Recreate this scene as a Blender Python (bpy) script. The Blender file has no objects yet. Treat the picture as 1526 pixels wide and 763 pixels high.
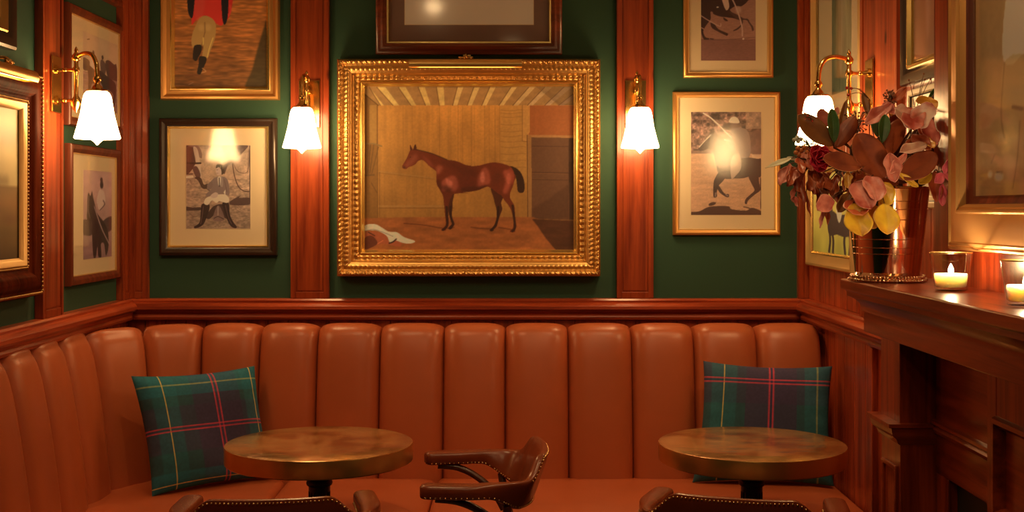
import bpy, math, random
import numpy as np
from mathutils import Vector, Matrix
random.seed(7); np.random.seed(7)
S = bpy.context.scene
COL = S.collection
F = 1830.0; CXP = 763.0; CYP = 311.0; EYE = 1.5
YB = 5.12; XL = -1.61; XR = 1.237; ZC = 2.95; YF = -2.2
PI = math.pi
LCOL = (1.0, 0.60, 0.25)

# ------------------------------------------------------------------ bookkeeping
def tag(o, label=None, cat=None, group=None, kind=None):
    if label: o['label'] = label
    if cat: o['category'] = cat
    if group: o['group'] = group
    if kind: o['kind'] = kind
    return o
def empty(name, loc=(0, 0, 0), rz=0.0, label=None, cat=None, group=None, mat=None):
    o = bpy.data.objects.new(name, None); COL.objects.link(o)
    if mat is not None: o.matrix_world = mat
    else:
        o.location = loc; o.rotation_euler = (0, 0, rz)
    o.empty_display_size = 0.05
    return tag(o, label, cat, group)
def copy_tree(o, parent=None):
    c = o.copy(); COL.objects.link(c)
    if parent is not None: c.parent = parent
    for ch in list(o.children): copy_tree(ch, c)
    return c

class MB:
    def __init__(s): s.v = []; s.f = []; s.uv = None
    def add(s, vs, fs):
        b = len(s.v); s.v += [tuple(p) for p in vs]; s.f += [tuple(i + b for i in f) for f in fs]; return s
    def box(s, x0, y0, z0, x1, y1, z1):
        v = [(x0,y0,z0),(x1,y0,z0),(x1,y1,z0),(x0,y1,z0),(x0,y0,z1),(x1,y0,z1),(x1,y1,z1),(x0,y1,z1)]
        return s.add(v, [(0,3,2,1),(4,5,6,7),(0,1,5,4),(1,2,6,5),(2,3,7,6),(3,0,4,7)])
    def grid(s, rows, close_u=False, close_v=False, flip=False):
        n = len(rows); m = len(rows[0]); vs = [p for r in rows for p in r]; fs = []
        for i in range(n if close_v else n - 1):
            for j in range(m if close_u else m - 1):
                a, b = i * m + j, i * m + (j + 1) % m
                c, d = ((i + 1) % n) * m + (j + 1) % m, ((i + 1) % n) * m + j
                fs.append((a, d, c, b) if flip else (a, b, c, d))
        return s.add(vs, fs)
    def lathe(s, prof, c=(0, 0, 0), n=32, axis='Z'):
        rows = []
        for r, z in prof:
            row = []
            for k in range(n):
                a = 2 * PI * k / n
                p = (r * math.cos(a), r * math.sin(a), z)
                if axis == 'Y': p = (p[0], p[2], p[1])
                if axis == 'X': p = (p[2], p[0], p[1])
                row.append((p[0] + c[0], p[1] + c[1], p[2] + c[2]))
            rows.append(row)
        return s.grid(rows, close_u=True)
    def tube(s, path, r, n=10, caps=True):
        P = [Vector(p) for p in path]; R = r if isinstance(r, (list, tuple)) else [r] * len(P)
        rows = []; up = None
        for i, p in enumerate(P):
            t = (P[min(i + 1, len(P) - 1)] - P[max(i - 1, 0)]).normalized()
            if up is None:
                up = Vector((0, 0, 1)) if abs(t.z) < .9 else Vector((1, 0, 0))
            a = (up - t * up.dot(t)).normalized(); b = t.cross(a); up = a
            rows.append([tuple(p + (a * math.cos(2*PI*k/n) + b * math.sin(2*PI*k/n)) * R[i]) for k in range(n)])
        base = len(s.v); s.grid(rows, close_u=True, flip=True)
        if caps:
            s.f.append(tuple(base + k for k in range(n)))
            e = base + (len(P) - 1) * n; s.f.append(tuple(e + k for k in reversed(range(n))))
        return s
    def sphere(s, c, r, n=12, m=8, sc=(1, 1, 1)):
        rows = []
        for i in range(m + 1):
            th = PI * i / m
            rows.append([(c[0] + sc[0]*r*math.sin(th)*math.cos(2*PI*k/n), c[1] + sc[1]*r*math.sin(th)*math.sin(2*PI*k/n), c[2] + sc[2]*r*math.cos(th)) for k in range(n)])
        return s.grid(rows, close_u=True, flip=True)
    def build(s, name, mat, parent=None, smooth=None, bevel=0, loc=None, **kw):
        me = bpy.data.meshes.new(name); me.from_pydata(s.v, [], s.f); me.update()
        import bmesh
        bm = bmesh.new(); bm.from_mesh(me)
        bmesh.ops.remove_doubles(bm, verts=bm.verts, dist=1e-6)
        bmesh.ops.recalc_face_normals(bm, faces=bm.faces)
        bm.to_mesh(me); bm.free()
        if smooth is not None:
            me.shade_smooth()
            if smooth < 180: me.set_sharp_from_angle(angle=math.radians(smooth))
        me.materials.append(mat)
        o = bpy.data.objects.new(name, me); COL.objects.link(o)
        if parent is not None: o.parent = parent
        if loc is not None: o.location = loc
        if bevel:
            b = o.modifiers.new('bevel', 'BEVEL'); b.width = bevel; b.segments = 2; b.limit_method = 'ANGLE'
        return tag(o, **kw)

def cr(pts, n=6, closed=False):
    """Catmull-Rom through points"""
    P = [np.array(p, float) for p in pts]; out = []; L = len(P)
    rng = range(L if closed else L - 1)
    for i in rng:
        p0 = P[(i - 1) % L] if (closed or i > 0) else P[0]
        p1 = P[i]; p2 = P[(i + 1) % L]
        p3 = P[(i + 2) % L] if (closed or i + 2 < L) else P[-1]
        for k in range(n):
            t = k / n
            out.append(tuple(.5 * ((2*p1) + (-p0+p2)*t + (2*p0-5*p1+4*p2-p3)*t*t + (-p0+3*p1-3*p2+p3)*t**3)))
    if not closed: out.append(tuple(P[-1]))
    return out

# ------------------------------------------------------------------ materials
def s2l(c): c = np.asarray(c, float) / 255.0; return np.where(c <= .04045, c / 12.92, ((c + .055) / 1.055) ** 2.4)
def alb(r, g, b, k=.75):
    c = s2l((r, g, b)) / (np.array(LCOL) * k); return tuple(np.clip(c, 0.001, .85))
def nodes(name):
    m = bpy.data.materials.new(name); m.use_nodes = True; nt = m.node_tree
    return m, nt, nt.nodes['Principled BSDF'], nt.nodes.new, nt.links.new
def plain(name, col, rough=.5, metal=0., coat=0., coat_r=.1, bump=0., bscale=200., bdist=.001, spec=.5, sub=0., var=0., vscale=8., sheen=0.):
    m, nt, p, N, L = nodes(name)
    p.inputs['Base Color'].default_value = (*col, 1); p.inputs['Roughness'].default_value = rough
    p.inputs['Metallic'].default_value = metal; p.inputs['Coat Weight'].default_value = coat
    p.inputs['Coat Roughness'].default_value = coat_r; p.inputs['Specular IOR Level'].default_value = spec
    p.inputs['Sheen Weight'].default_value = sheen
    if sub: p.inputs['Subsurface Weight'].default_value = sub; p.inputs['Subsurface Radius'].default_value = (.05, .04, .03); p.inputs['Subsurface Scale'].default_value = .5
    tc = N('ShaderNodeTexCoord')
    if bump:
        n = N('ShaderNodeTexNoise'); n.inputs['Scale'].default_value = bscale; n.inputs['Detail'].default_value = 3
        b = N('ShaderNodeBump'); b.inputs['Strength'].default_value = bump; b.inputs['Distance'].default_value = bdist
        L(tc.outputs['Object'], n.inputs['Vector']); L(n.outputs['Fac'], b.inputs['Height']); L(b.outputs['Normal'], p.inputs['Normal'])
    if var:
        n = N('ShaderNodeTexNoise'); n.inputs['Scale'].default_value = vscale; n.inputs['Detail'].default_value = 4
        mx = N('ShaderNodeMix'); mx.data_type = 'RGBA'
        mx.inputs[6].default_value = (*[c * (1 - var) for c in col], 1); mx.inputs[7].default_value = (*[min(c * (1 + var), 1) for c in col], 1)
        L(tc.outputs['Object'], n.inputs['Vector']); L(n.outputs['Fac'], mx.inputs[0]); L(mx.outputs[2], p.inputs['Base Color'])
    return m
def wood(name, dark, light, axis='Z', scale=1., rough=.32, coat=.35, knots=True, coat_r=.15, spec=.5):
    m, nt, p, N, L = nodes(name); p.inputs['Specular IOR Level'].default_value = spec
    tc = N('ShaderNodeTexCoord'); mp = N('ShaderNodeMapping')
    sc = {'X': (1.2, 22, 22), 'Y': (22, 1.2, 22), 'Z': (22, 22, 1.2)}[axis]
    mp.inputs['Scale'].default_value = [c * scale for c in sc]
    L(tc.outputs['Object'], mp.inputs['Vector'])
    n = N('ShaderNodeTexNoise'); n.inputs['Scale'].default_value = 1.6; n.inputs['Detail'].default_value = 7; n.inputs['Roughness'].default_value = .62; n.inputs['Distortion'].default_value = .5
    L(mp.outputs[0], n.inputs['Vector'])
    w = N('ShaderNodeTexNoise'); w.inputs['Scale'].default_value = .35; w.inputs['Detail'].default_value = 2; L(mp.outputs[0], w.inputs['Vector'])
    r = N('ShaderNodeValToRGB'); r.color_ramp.elements[0].position = .34; r.color_ramp.elements[0].color = (*dark, 1)
    r.color_ramp.elements[1].position = .62; r.color_ramp.elements[1].color = (*light, 1)
    L(n.outputs['Fac'], r.inputs[0])
    mx = N('ShaderNodeMix'); mx.data_type = 'RGBA'; mx.blend_type = 'MULTIPLY'; mx.inputs[0].default_value = .6
    r2 = N('ShaderNodeValToRGB'); r2.color_ramp.elements[0].position = .35; r2.color_ramp.elements[0].color = (.55, .45, .4, 1)
    r2.color_ramp.elements[1].position = .6; r2.color_ramp.elements[1].color = (1, 1, 1, 1)
    L(w.outputs['Fac'], r2.inputs[0]); L(r.outputs[0], mx.inputs[6]); L(r2.outputs[0], mx.inputs[7])
    out = mx.outputs[2]
    if knots:
        v = N('ShaderNodeTexVoronoi'); v.inputs['Scale'].default_value = 4.5
        mp2 = N('ShaderNodeMapping'); s2 = {'X': (.55, 1, 1), 'Y': (1, .55, 1), 'Z': (1, 1, .55)}[axis]; mp2.inputs['Scale'].default_value = s2
        L(tc.outputs['Object'], mp2.inputs['Vector']); L(mp2.outputs[0], v.inputs['Vector'])
        r3 = N('ShaderNodeValToRGB'); r3.color_ramp.elements[0].position = .03; r3.color_ramp.elements[0].color = (.12, .08, .07, 1)
        r3.color_ramp.elements[1].position = .075; r3.color_ramp.elements[1].color = (1, 1, 1, 1)
        L(v.outputs['Distance'], r3.inputs[0])
        m3 = N('ShaderNodeMix'); m3.data_type = 'RGBA'; m3.blend_type = 'MULTIPLY'; m3.inputs[0].default_value = .85
        L(out, m3.inputs[6]); L(r3.outputs[0], m3.inputs[7]); out = m3.outputs[2]
    L(out, p.inputs['Base Color'])
    p.inputs['Roughness'].default_value = rough; p.inputs['Coat Weight'].default_value = coat; p.inputs['Coat Roughness'].default_value = coat_r
    b = N('ShaderNodeBump'); b.inputs['Strength'].default_value = .12; b.inputs['Distance'].default_value = .001
    L(n.outputs['Fac'], b.inputs['Height']); L(b.outputs[0], p.inputs['Normal'])
    return m
def emit(name, col, st):
    m, nt, p, N, L = nodes(name)
    p.inputs['Base Color'].default_value = (.8, .8, .8, 1); p.inputs['Emission Color'].default_value = (*col, 1); p.inputs['Emission Strength'].default_value = st
    return m
def thin_glass(name, rough=.06, f0=.045, tint=(1, 1, 1)):
    m, nt, p, N, L = nodes(name); nt.nodes.remove(p)
    o = nt.nodes['Material Output']; tr = N('ShaderNodeBsdfTransparent'); tr.inputs[0].default_value = (*tint, 1)
    gl = N('ShaderNodeBsdfGlossy'); gl.inputs['Roughness'].default_value = rough
    ge = N('ShaderNodeNewGeometry'); dt = N('ShaderNodeVectorMath'); dt.operation = 'DOT_PRODUCT'
    L(ge.outputs['Incoming'], dt.inputs[0]); L(ge.outputs['Normal'], dt.inputs[1])
    def M(op, a, b=None):
        n = N('ShaderNodeMath'); n.operation = op
        for i, x in enumerate((a, b)):
            if x is None: continue
            if isinstance(x, (int, float)): n.inputs[i].default_value = x
            else: L(x, n.inputs[i])
        return n.outputs[0]
    c = M('ABSOLUTE', dt.outputs['Value']); q = M('POWER', M('SUBTRACT', 1., c), 5.)
    fac = M('ADD', M('MULTIPLY', q, 1 - f0), f0)
    mx = N('ShaderNodeMixShader'); L(fac, mx.inputs[0]); L(tr.outputs[0], mx.inputs[1]); L(gl.outputs[0], mx.inputs[2]); L(mx.outputs[0], o.inputs[0])
    return m
def art_mat(name, rough=.6, coat=0., coat_r=.2):
    m, nt, p, N, L = nodes(name)
    a = N('ShaderNodeVertexColor'); a.layer_name = 'Col'; L(a.outputs[0], p.inputs['Base Color'])
    p.inputs['Roughness'].default_value = rough; p.inputs['Coat Weight'].default_value = coat; p.inputs['Coat Roughness'].default_value = coat_r
    return m

WD, WLt = (.27, .034, .010), (.58, .100, .030)
M_woodZ = wood('varnished_pine_upright', WD, WLt, 'Z')
M_woodX = wood('varnished_pine_lengthways', WD, WLt, 'X')
M_woodY = wood('varnished_pine_depthways', WD, WLt, 'Y')
MD, ML = (.17, .017, .004), (.44, .066, .014)
M_manY = wood('mantel_wood_depthways', MD, ML, 'Y', rough=.28, coat=.5)
M_manZ = wood('mantel_wood_upright', MD, ML, 'Z', rough=.28, coat=.5)
M_manX = wood('mantel_wood_across', MD, ML, 'X', rough=.28, coat=.5)
M_walnut = wood('walnut_moulding', (.10, .018, .005), (.22, .042, .012), 'X', knots=False)
M_walnutY = wood('walnut_moulding_upright', (.06, .010, .003), (.15, .026, .008), 'Y', knots=False, rough=.45, coat=0., spec=.02)
M_cherry = wood('cherry_frame', (.10, .014, .005), (.22, .042, .012), 'Y', knots=False, rough=.4, coat=.15)
M_green = plain('dark_green_wall_cloth', (.020, .075, .045), .75, bump=.15, bscale=600, var=.12, vscale=3)
M_leather = plain('tan_leather', (.50, .125, .046), .33, bump=.25, bscale=420, bdist=.0006, var=.14, vscale=5, coat=.15, coat_r=.35)
M_leather_seat = plain('tan_seat_leather', (.52, .12, .042), .40, bump=.25, bscale=420, bdist=.0006, var=.12, vscale=4, coat=.1, coat_r=.4)
M_chair_leather = plain('brown_chair_leather', (.22, .042, .013), .27, bump=.3, bscale=350, bdist=.0006, var=.3, vscale=11, coat=.3, coat_r=.25)
M_chair_wood = wood('dark_chair_wood', (.055, .014, .006), (.12, .03, .012), 'Z', knots=False)
M_gold = plain('gold_leaf', (.80, .49, .17), .36, metal=.92, bump=.25, bscale=60, bdist=.002, var=.18, vscale=14)
M_gold_bright = plain('bright_gold_fillet', (1., .72, .28), .24, metal=.95, bump=.1, bscale=40, var=.08)
M_gold_soft = plain('brushed_gold_moulding', (.80, .44, .15), .40, metal=.8, bump=.12, bscale=50, bdist=.001, var=.12, vscale=5)
M_gold_pale = plain('pale_gilt_moulding', (.78, .52, .22), .42, metal=.55, bump=.12, bscale=50, bdist=.001, var=.15, vscale=5)
M_black_frame = plain('ebonised_moulding', (.035, .022, .017), .30, coat=.35, var=.2)
M_brass = plain('aged_brass', (.80, .50, .17), .20, metal=1., bump=.08, bscale=25, var=.2, vscale=20)
M_hood = plain('satin_brass', (.90, .60, .22), .33, metal=.95)
M_brass_dark = plain('dark_brass_bead', (.45, .26, .09), .35, metal=.9)  # deeper brass tone for the bead rows of the landscape frame
M_nail = plain('brass_nail', (.85, .55, .24), .25, metal=1.)
M_iron = plain('black_cast_iron', (.010, .009, .009), .38, bump=.2, bscale=120)
M_cream = plain('cream_mount_board', (.85, .74, .54), .85, bump=.05, bscale=500)
M_brownmat = plain('taupe_mount_board', (.22, .145, .13), .85)
M_art = art_mat('painted_canvas', .5, .12, .3)
M_photo = art_mat('sepia_print', .7)
M_plaid = art_mat('tartan_cloth', .85)
M_glass = thin_glass('picture_glass', .085, .05)
M_glass_soft = thin_glass('diffusing_picture_glass', .15, .05)
M_glass_clear = thin_glass('clear_glass', .02, .075, (.97, .95, .92))
M_shade = emit('lit_opal_glass', (1., .60, .25), 27.)
M_flame = emit('candle_flame', (1., .72, .38), 130.)
M_tube = emit('picture_lamp_tube', (1., .58, .22), 9.)
M_down = emit('downlight_lens', (1., .66, .33), 8.)
M_wax = plain('white_wax', (.90, .86, .76), .5, sub=1.)
M_ceil = plain('plaster_ceiling', (.62, .52, .40), .9)
M_floor = wood('oak_floor', (.05, .02, .01), (.12, .05, .02), 'Y', knots=False)
M_dark = plain('soot_black', (.012, .013, .010), .8)
M_slate = plain('dark_green_slate', (.02, .025, .016), .35, var=.4)

# ------------------------------------------------------------------ raster for painted surfaces
class Canvas:
    def __init__(s, x0, y0, x1, y1, nx, ny, bg, ss=2):
        s.b = (x0, y0, x1, y1); s.nx, s.ny, s.ss = nx, ny, ss
        W, H = nx * ss, ny * ss
        s.X, s.Y = np.meshgrid(x0 + (np.arange(W) + .5) / W * (x1 - x0), y0 + (np.arange(H) + .5) / H * (y1 - y0))
        s.I = np.empty((H, W, 3)); s.I[:] = bg; s.px = (x1 - x0) / W
    def put(s, m, col, a=1.): 
        m = np.clip(m * a, 0, 1)[..., None]; s.I = s.I * (1 - m) + np.array(col, float) * m
    def mask(s, pts):
        P = np.array(pts, float); m = np.zeros(s.X.shape, bool)
        x0, y0 = P.min(0); x1, y1 = P.max(0)
        jj = np.where((s.X[0] >= x0 - 1) & (s.X[0] <= x1 + 1))[0]; ii = np.where((s.Y[:, 0] >= y0 - 1) & (s.Y[:, 0] <= y1 + 1))[0]
        if len(jj) == 0 or len(ii) == 0: return m
        sl = (slice(ii[0], ii[-1] + 1), slice(jj[0], jj[-1] + 1)); X = s.X[sl]; Y = s.Y[sl]; mm = np.zeros(X.shape, bool)
        for i in range(len(P)):
            ax, ay = P[i]; bx, by = P[(i + 1) % len(P)]
            if ay == by: continue
            c = (ay > Y) != (by > Y)
            mm ^= c & (X < (bx - ax) * (Y - ay) / (by - ay) + ax)
        m[sl] = mm; return m
    def blur(s, m, r):
        k = max(int(r / s.px), 0)
        if k == 0: return m
        m = m.astype(float)
        for ax in (0, 1):
            for _ in (0, 1):
                p = np.pad(m, [(k, k) if a == ax else (0, 0) for a in (0, 1)], mode='edge'); c = np.cumsum(p, axis=ax)
                c = np.insert(c, 0, 0, axis=ax); n = 2 * k + 1
                m = (np.take(c, range(n, c.shape[ax]), ax) - np.take(c, range(0, c.shape[ax] - n), ax)) / n
        return m
    def poly(s, pts, col, a=1., sm=True, soft=0):
        if sm and len(pts) > 3: pts = cr(pts, 4, True)
        m = s.mask(pts).astype(float)
        if soft: m = s.blur(m, soft)
        s.put(m, col, a); return s
    def line(s, pts, w, col, a=1., sm=True):
        if sm and len(pts) > 2: pts = cr(pts, 4)
        d = np.full(s.X.shape, 1e9)
        for (ax, ay), (bx, by) in zip(pts[:-1], pts[1:]):
            dx, dy = bx - ax, by - ay; q = dx * dx + dy * dy + 1e-9
            t = np.clip(((s.X - ax) * dx + (s.Y - ay) * dy) / q, 0, 1)
            d = np.minimum(d, np.hypot(s.X - ax - t * dx, s.Y - ay - t * dy))
        s.put(np.clip((w / 2 - d) / s.px + .5, 0, 1), col, a); return s
    def ell(s, cx, cy, rx, ry, col, a=1., soft=.3):
        d = np.hypot((s.X - cx) / rx, (s.Y - cy) / ry); s.put(np.clip((1 - d) / max(soft, .02), 0, 1), col, a); return s
    def rect(s, x0, y0, x1, y1, col, a=1.):
        s.put(((s.X >= x0) & (s.X <= x1) & (s.Y >= y0) & (s.Y <= y1)).astype(float), col, a); return s
    def vn(s, sx, sy, seed=0):
        rg = np.random.RandomState(seed); x = (s.X - s.b[0]) / sx; y = (s.Y - s.b[1]) / sy
        G = rg.rand(int(y.max()) + 3, int(x.max()) + 3); xi = x.astype(int); yi = y.astype(int); u = x - xi; v = y - yi
        u = u*u*(3-2*u); v = v*v*(3-2*v)
        return (G[yi, xi]*(1-u)+G[yi, xi+1]*u)*(1-v) + (G[yi+1, xi]*(1-u)+G[yi+1, xi+1]*u)*v
    def noise(s, sx, sy, amp, seed=0, mask=None):
        n = (s.vn(sx, sy, seed) - .5) * 2 * amp
        if mask is not None: n = n * mask
        s.I = s.I * (1 + n[..., None]); return s
    def mesh(s, name, w, h, mat, parent, x0=None, y0=None, z=0., k=.75, bend=None, tint=None, **kw):
        """grid w x h in the local xy plane, lower-left corner at (x0,y0)"""
        I = s.I.reshape(s.ny, s.ss, s.nx, s.ss, 3).mean((1, 3))
        A = np.clip(s2l(np.clip(I, 0, 255)) / (np.array(LCOL if tint is None else tint) * k), .001, .85)
        xs = x0 + np.arange(s.nx) / (s.nx - 1) * w; ys = y0 + h - np.arange(s.ny) / (s.ny - 1) * h
        X, Y = np.meshgrid(xs, ys); V = np.stack([X, Y, np.full(X.shape, z)], -1).reshape(-1, 3)
        if bend is not None: V = bend(np.arange(s.nx) / (s.nx - 1), 1 - np.arange(s.ny) / (s.ny - 1))
        n, m = s.ny, s.nx; idx = np.arange(n * m).reshape(n, m)
        Fc = np.stack([idx[1:, :-1], idx[1:, 1:], idx[:-1, 1:], idx[:-1, :-1]], -1).reshape(-1, 4)
        me = bpy.data.meshes.new(name)
        me.vertices.add(len(V)); me.vertices.foreach_set('co', V.ravel()); me.loops.add(Fc.size); me.loops.foreach_set('vertex_index', Fc.ravel())
        me.polygons.add(len(Fc)); me.polygons.foreach_set('loop_start', np.arange(0, Fc.size, 4)); me.polygons.foreach_set('loop_total', np.full(len(Fc), 4))
        me.update(calc_edges=True)
        at = me.color_attributes.new('Col', 'FLOAT_COLOR', 'POINT')
        C = np.concatenate([A.reshape(-1, 3), np.ones((n * m, 1))], 1); at.data.foreach_set('color', C.ravel())
        me.shade_smooth(); me.materials.append(mat)
        o = bpy.data.objects.new(name, me); COL.objects.link(o)
        if parent is not None: o.parent = parent
        return tag(o, **kw)
# ------------------------------------------------------------------ the room
def struct(name, mb, mat, bevel=0, smooth=None): return mb.build(name, mat, None, bevel=bevel, smooth=smooth, kind='structure')
RAILZ = 1.128
struct('floor', MB().box(XL-.1, YF-.1, -.06, XR+.1, YB+.1, 0), M_floor)
struct('ceiling', MB().box(XL-.1, YF-.1, ZC, XR+.1, YB+.1, ZC+.08), M_ceil)
struct('wall_back', MB().box(XL-.1, YB, 0, XR+.1, YB+.1, ZC), M_green)
struct('wall_left', MB().box(XL-.1, YF, 0, XL, YB, ZC), M_green)
struct('wall_right', MB().box(XR, YF, 0, XR+.1, YB, ZC), M_woodZ)
struct('wall_front', MB().box(XL-.1, YF-.1, 0, XR+.1, YF, ZC), M_green)
tn = [0]
def trim(mb, mat, bevel=.002, smooth=None):
    tn[0] += 1; return struct('trim_%d' % tn[0], mb, mat, bevel, smooth)
def sweepX(prof, x0, x1, y, sgn=-1):
    m = MB(); m.grid([[(x, y + sgn * n, z) for n, z in prof] for x in (x0, x1)]); 
    m.f.append(tuple(range(len(prof)))); m.f.append(tuple(range(len(prof), 2 * len(prof)))); return m
def sweepY(prof, y0, y1, x, sgn=1):
    m = MB(); m.grid([[(x + sgn * n, y, z) for n, z in prof] for y in (y0, y1)])
    m.f.append(tuple(range(len(prof)))); m.f.append(tuple(range(len(prof), 2 * len(prof)))); return m
RAIL = [(0, 1.128), (.036, 1.127), (.042, 1.120), (.040, 1.112), (.058, 1.108), (.068, 1.098), (.069, 1.086), (.060, 1.076), (.046, 1.072),
        (.042, 1.062), (.048, 1.052), (.044, 1.042), (.030, 1.036), (0, 1.034)]
trim(sweepX(RAIL, XL, XR, YB), M_woodX, 0, 35)
trim(sweepY(RAIL, 2.2, YB - .0, XL), M_woodY, 0, 35)
trim(sweepY(RAIL, 3.5, YB, XR, -1), M_woodY, 0, 35)
# boarded dado under the rails
def boardsX(x0, x1, y, w=.085):
    m = MB(); x = x0
    while x < x1 - .01:
        m.box(x + .002, y - .014, .0, min(x + w, x1) - .002, y, 1.036); x += w
    m.box(x0, y - .006, 0, x1, y, 1.036); return m
trim(boardsX(XL, XR, YB), M_woodZ)
def boardsY(y0, y1, x, s, w=.085, z0=0., z1=1.036, t=.014):
    m = MB(); y = y0
    a, b = sorted((x, x + s * t)); c, d = sorted((x, x + s * .006))
    while y < y1 - .01:
        m.box(a, y + .002, z0, b, min(y + w, y1) - .002, z1); y += w
    m.box(c, y0, z0, d, y1, z1); return m
trim(boardsY(2.2, YB - .014, XL, 1), M_woodZ)
# flat panelled pilasters: raised edge beads, sunk face, closed foot
def pil_mb(w, h, t=.03, e=.02, g=.006):
    m = MB(); m.box(-w/2, 0, 0, -w/2 + e, h, t); m.box(w/2 - e, 0, 0, w/2, h, t); m.box(-w/2 + e, 0, 0, w/2 - e, h, t - g)
    m.box(-w/2 + e, 0, t - g, w/2 - e, e * 1.3, t); m.box(-w/2 + e + .006, e*1.3 + .006, t - g, w/2 - e - .006, h, t - g + .003); return m
def basis(wall):
    if wall == 'back': return Matrix(((1,0,0,0),(0,0,-1,YB),(0,1,0,0),(0,0,0,1)))
    if wall == 'left': return Matrix(((0,0,1,XL),(1,0,0,0),(0,1,0,0),(0,0,0,1)))
    if wall == 'right': return Matrix(((0,0,-1,XR),(-1,0,0,0),(0,1,0,0),(0,0,0,1)))
    if wall == 'breast': return Matrix(((0,0,-1,1.18),(-1,0,0,0),(0,1,0,0),(0,0,0,1)))
def place(wall, u, v): return basis(wall) @ Matrix.Translation((u, v, 0))
def pilaster(wall, u0, u1, z0=RAILZ, t=.03, e=.02):
    o = pil_mb(u1 - u0, ZC - z0, t, e); tn[0] += 1
    b = struct('trim_%d' % tn[0], o, M_pil, .002); b.matrix_world = place(wall, (u0 + u1) / 2, z0)
M_pil = wood('varnished_pine_pilaster', (.24, .033, .009), (.50, .095, .024), 'Y')
def ub(px, n=.03): return (px - CXP) * (YB - n) / F
pilaster('back', ub(193), ub(220)); pilaster('back', ub(433), ub(490)); pilaster('back', ub(919.5), ub(974)); pilaster('back', ub(1190), ub(1206))
def yl(px, n=.03): return (XL + n) * F / (px - CXP)
def yr(px, n=.03): return (XR - n) * F / (px - CXP)
pilaster('left', yl(64.5), yl(95)); pilaster('left', yl(184), YB - .03)
pilaster('left', 3.0, 3.2)
# right wall: pilaster carrying the lamp, mouldings and dado
for a, b, t in ((1342, 1281, .03),):
    pilaster('right', -yr(1281), -yr(1336), t=.03, e=.03)
m = MB()
for p in (1196, 1288, 1308):
    pass
trim(boardsY(4.36, 5.08, XR, -1, w=.16, z0=RAILZ, z1=ZC, t=.008), M_woodZ)
trim(boardsY(3.44, 3.9, XR, -1, w=.155, z0=RAILZ, z1=ZC, t=.010), M_woodZ)
trim(boardsY(3.44, YB - .014, XR, -1, w=.135), M_woodZ)
# upright mouldings on the right dado between seat end and mantelpiece
mm = MB()
for y in (3.56, 3.66, 3.9, 4.12): mm.box(XR - .034, y - .016, 0, XR - .010, y + .016, 1.036)
trim(mm, M_woodZ, .005)
# chimney breast
struct('wall_chimney', MB().box(1.18, .9, 0, XR, 3.433, ZC), M_manZ)
trim(MB().box(XL, YF, 0, XL + .012, 2.2, .12), M_woodY)

# ------------------------------------------------------------------ mantelpiece
mt = empty('mantelpiece', (1.18, 2.6, 0), 0, 'dark red-brown panelled wooden mantelpiece holding the flower vase and two candles', 'mantelpiece')
ox, oy = 1.18, 2.6
def Mb(): return MB()
YF0, YN = 3.555, 1.0
m = MB().box(.95 - ox, YN - oy, 1.268, 1.215 - ox, YF0 - oy, 1.298); m.build('shelf', M_manY, mt, bevel=.004)
# stepped bed mouldings under the shelf (mitred return at the far end)
prof = [(.958, 1.268, 3.547), (.966, 1.262, 3.540), (.966, 1.250, 3.540), (.975, 1.246, 3.532), (.986, 1.240, 3.524), (.996, 1.228, 3.516), (1.000, 1.214, 3.512), (1.000, 1.206, 3.512)]
m = MB(); rows = []
for x, z, yf in prof: rows.append([(x - ox, YN - oy, z), (x - ox, yf - oy, z), (1.18 - ox, yf - oy, z), (1.18 - ox, YN - oy, z)])
m.grid(rows); m.build('bed_moulding', M_manY, mt, smooth=30)
MB().box(1.004 - ox, YN - oy, 1.150, 1.18 - ox, 3.506 - oy, 1.208).build('frieze', M_manY, mt, bevel=.002)
m = MB()
rows = []
for x, z, yf in ((1.004, 1.150, 3.506), (1.010, 1.146, 3.50), (1.012, 1.135, 3.495), (1.022, 1.128, 3.47), (1.026, 1.110, 3.44)):
    rows.append([(x - ox, YN - oy + 1.9, z), (x - ox, yf - oy, z), (1.18 - ox, yf - oy, z)])
# pilaster (jamb) of two stages
MB().box(1.030 - ox, 3.262 - oy, .925, 1.18 - ox, 3.43 - oy, 1.152).build('upper_jamb', M_manZ, mt, bevel=.003)
MB().box(1.032 - ox, 3.262 - oy, 0, 1.18 - ox, 3.43 - oy, .90).build('lower_jamb', M_manZ, mt, bevel=.003); lj = bpy.data.objects['lower_jamb']
m = MB(); rows = []
for e, z in ((0, .872), (.006, .876), (.010, .888), (.020, .896), (.024, .905), (.026, .918), (.034, .920), (.034, .930), (.0, .931)):
    rows.append([(1.030 - e - ox, 3.43 + e*.6 - oy, z), (1.030 - e - ox, 3.262 - e*.5 - oy, z), (1.18 - ox, 3.262 - e*.5 - oy, z), (1.18 - ox, 3.43 + e*.6 - oy, z)])
m.grid(rows, close_u=True); m.build('jamb_capital', M_manX, mt, smooth=30)
m = MB(); pf = lambda a, b, c, d: m.box(1.024 - ox, a - oy, c, 1.033 - ox, b - oy, d)
pf(3.285, 3.297, .10, .80); pf(3.395, 3.407, .10, .80); pf(3.285, 3.407, .80, .812); pf(3.285, 3.407, .09, .10)
m.build('jamb_panel_moulding', M_manZ, lj, bevel=.003)
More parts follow.
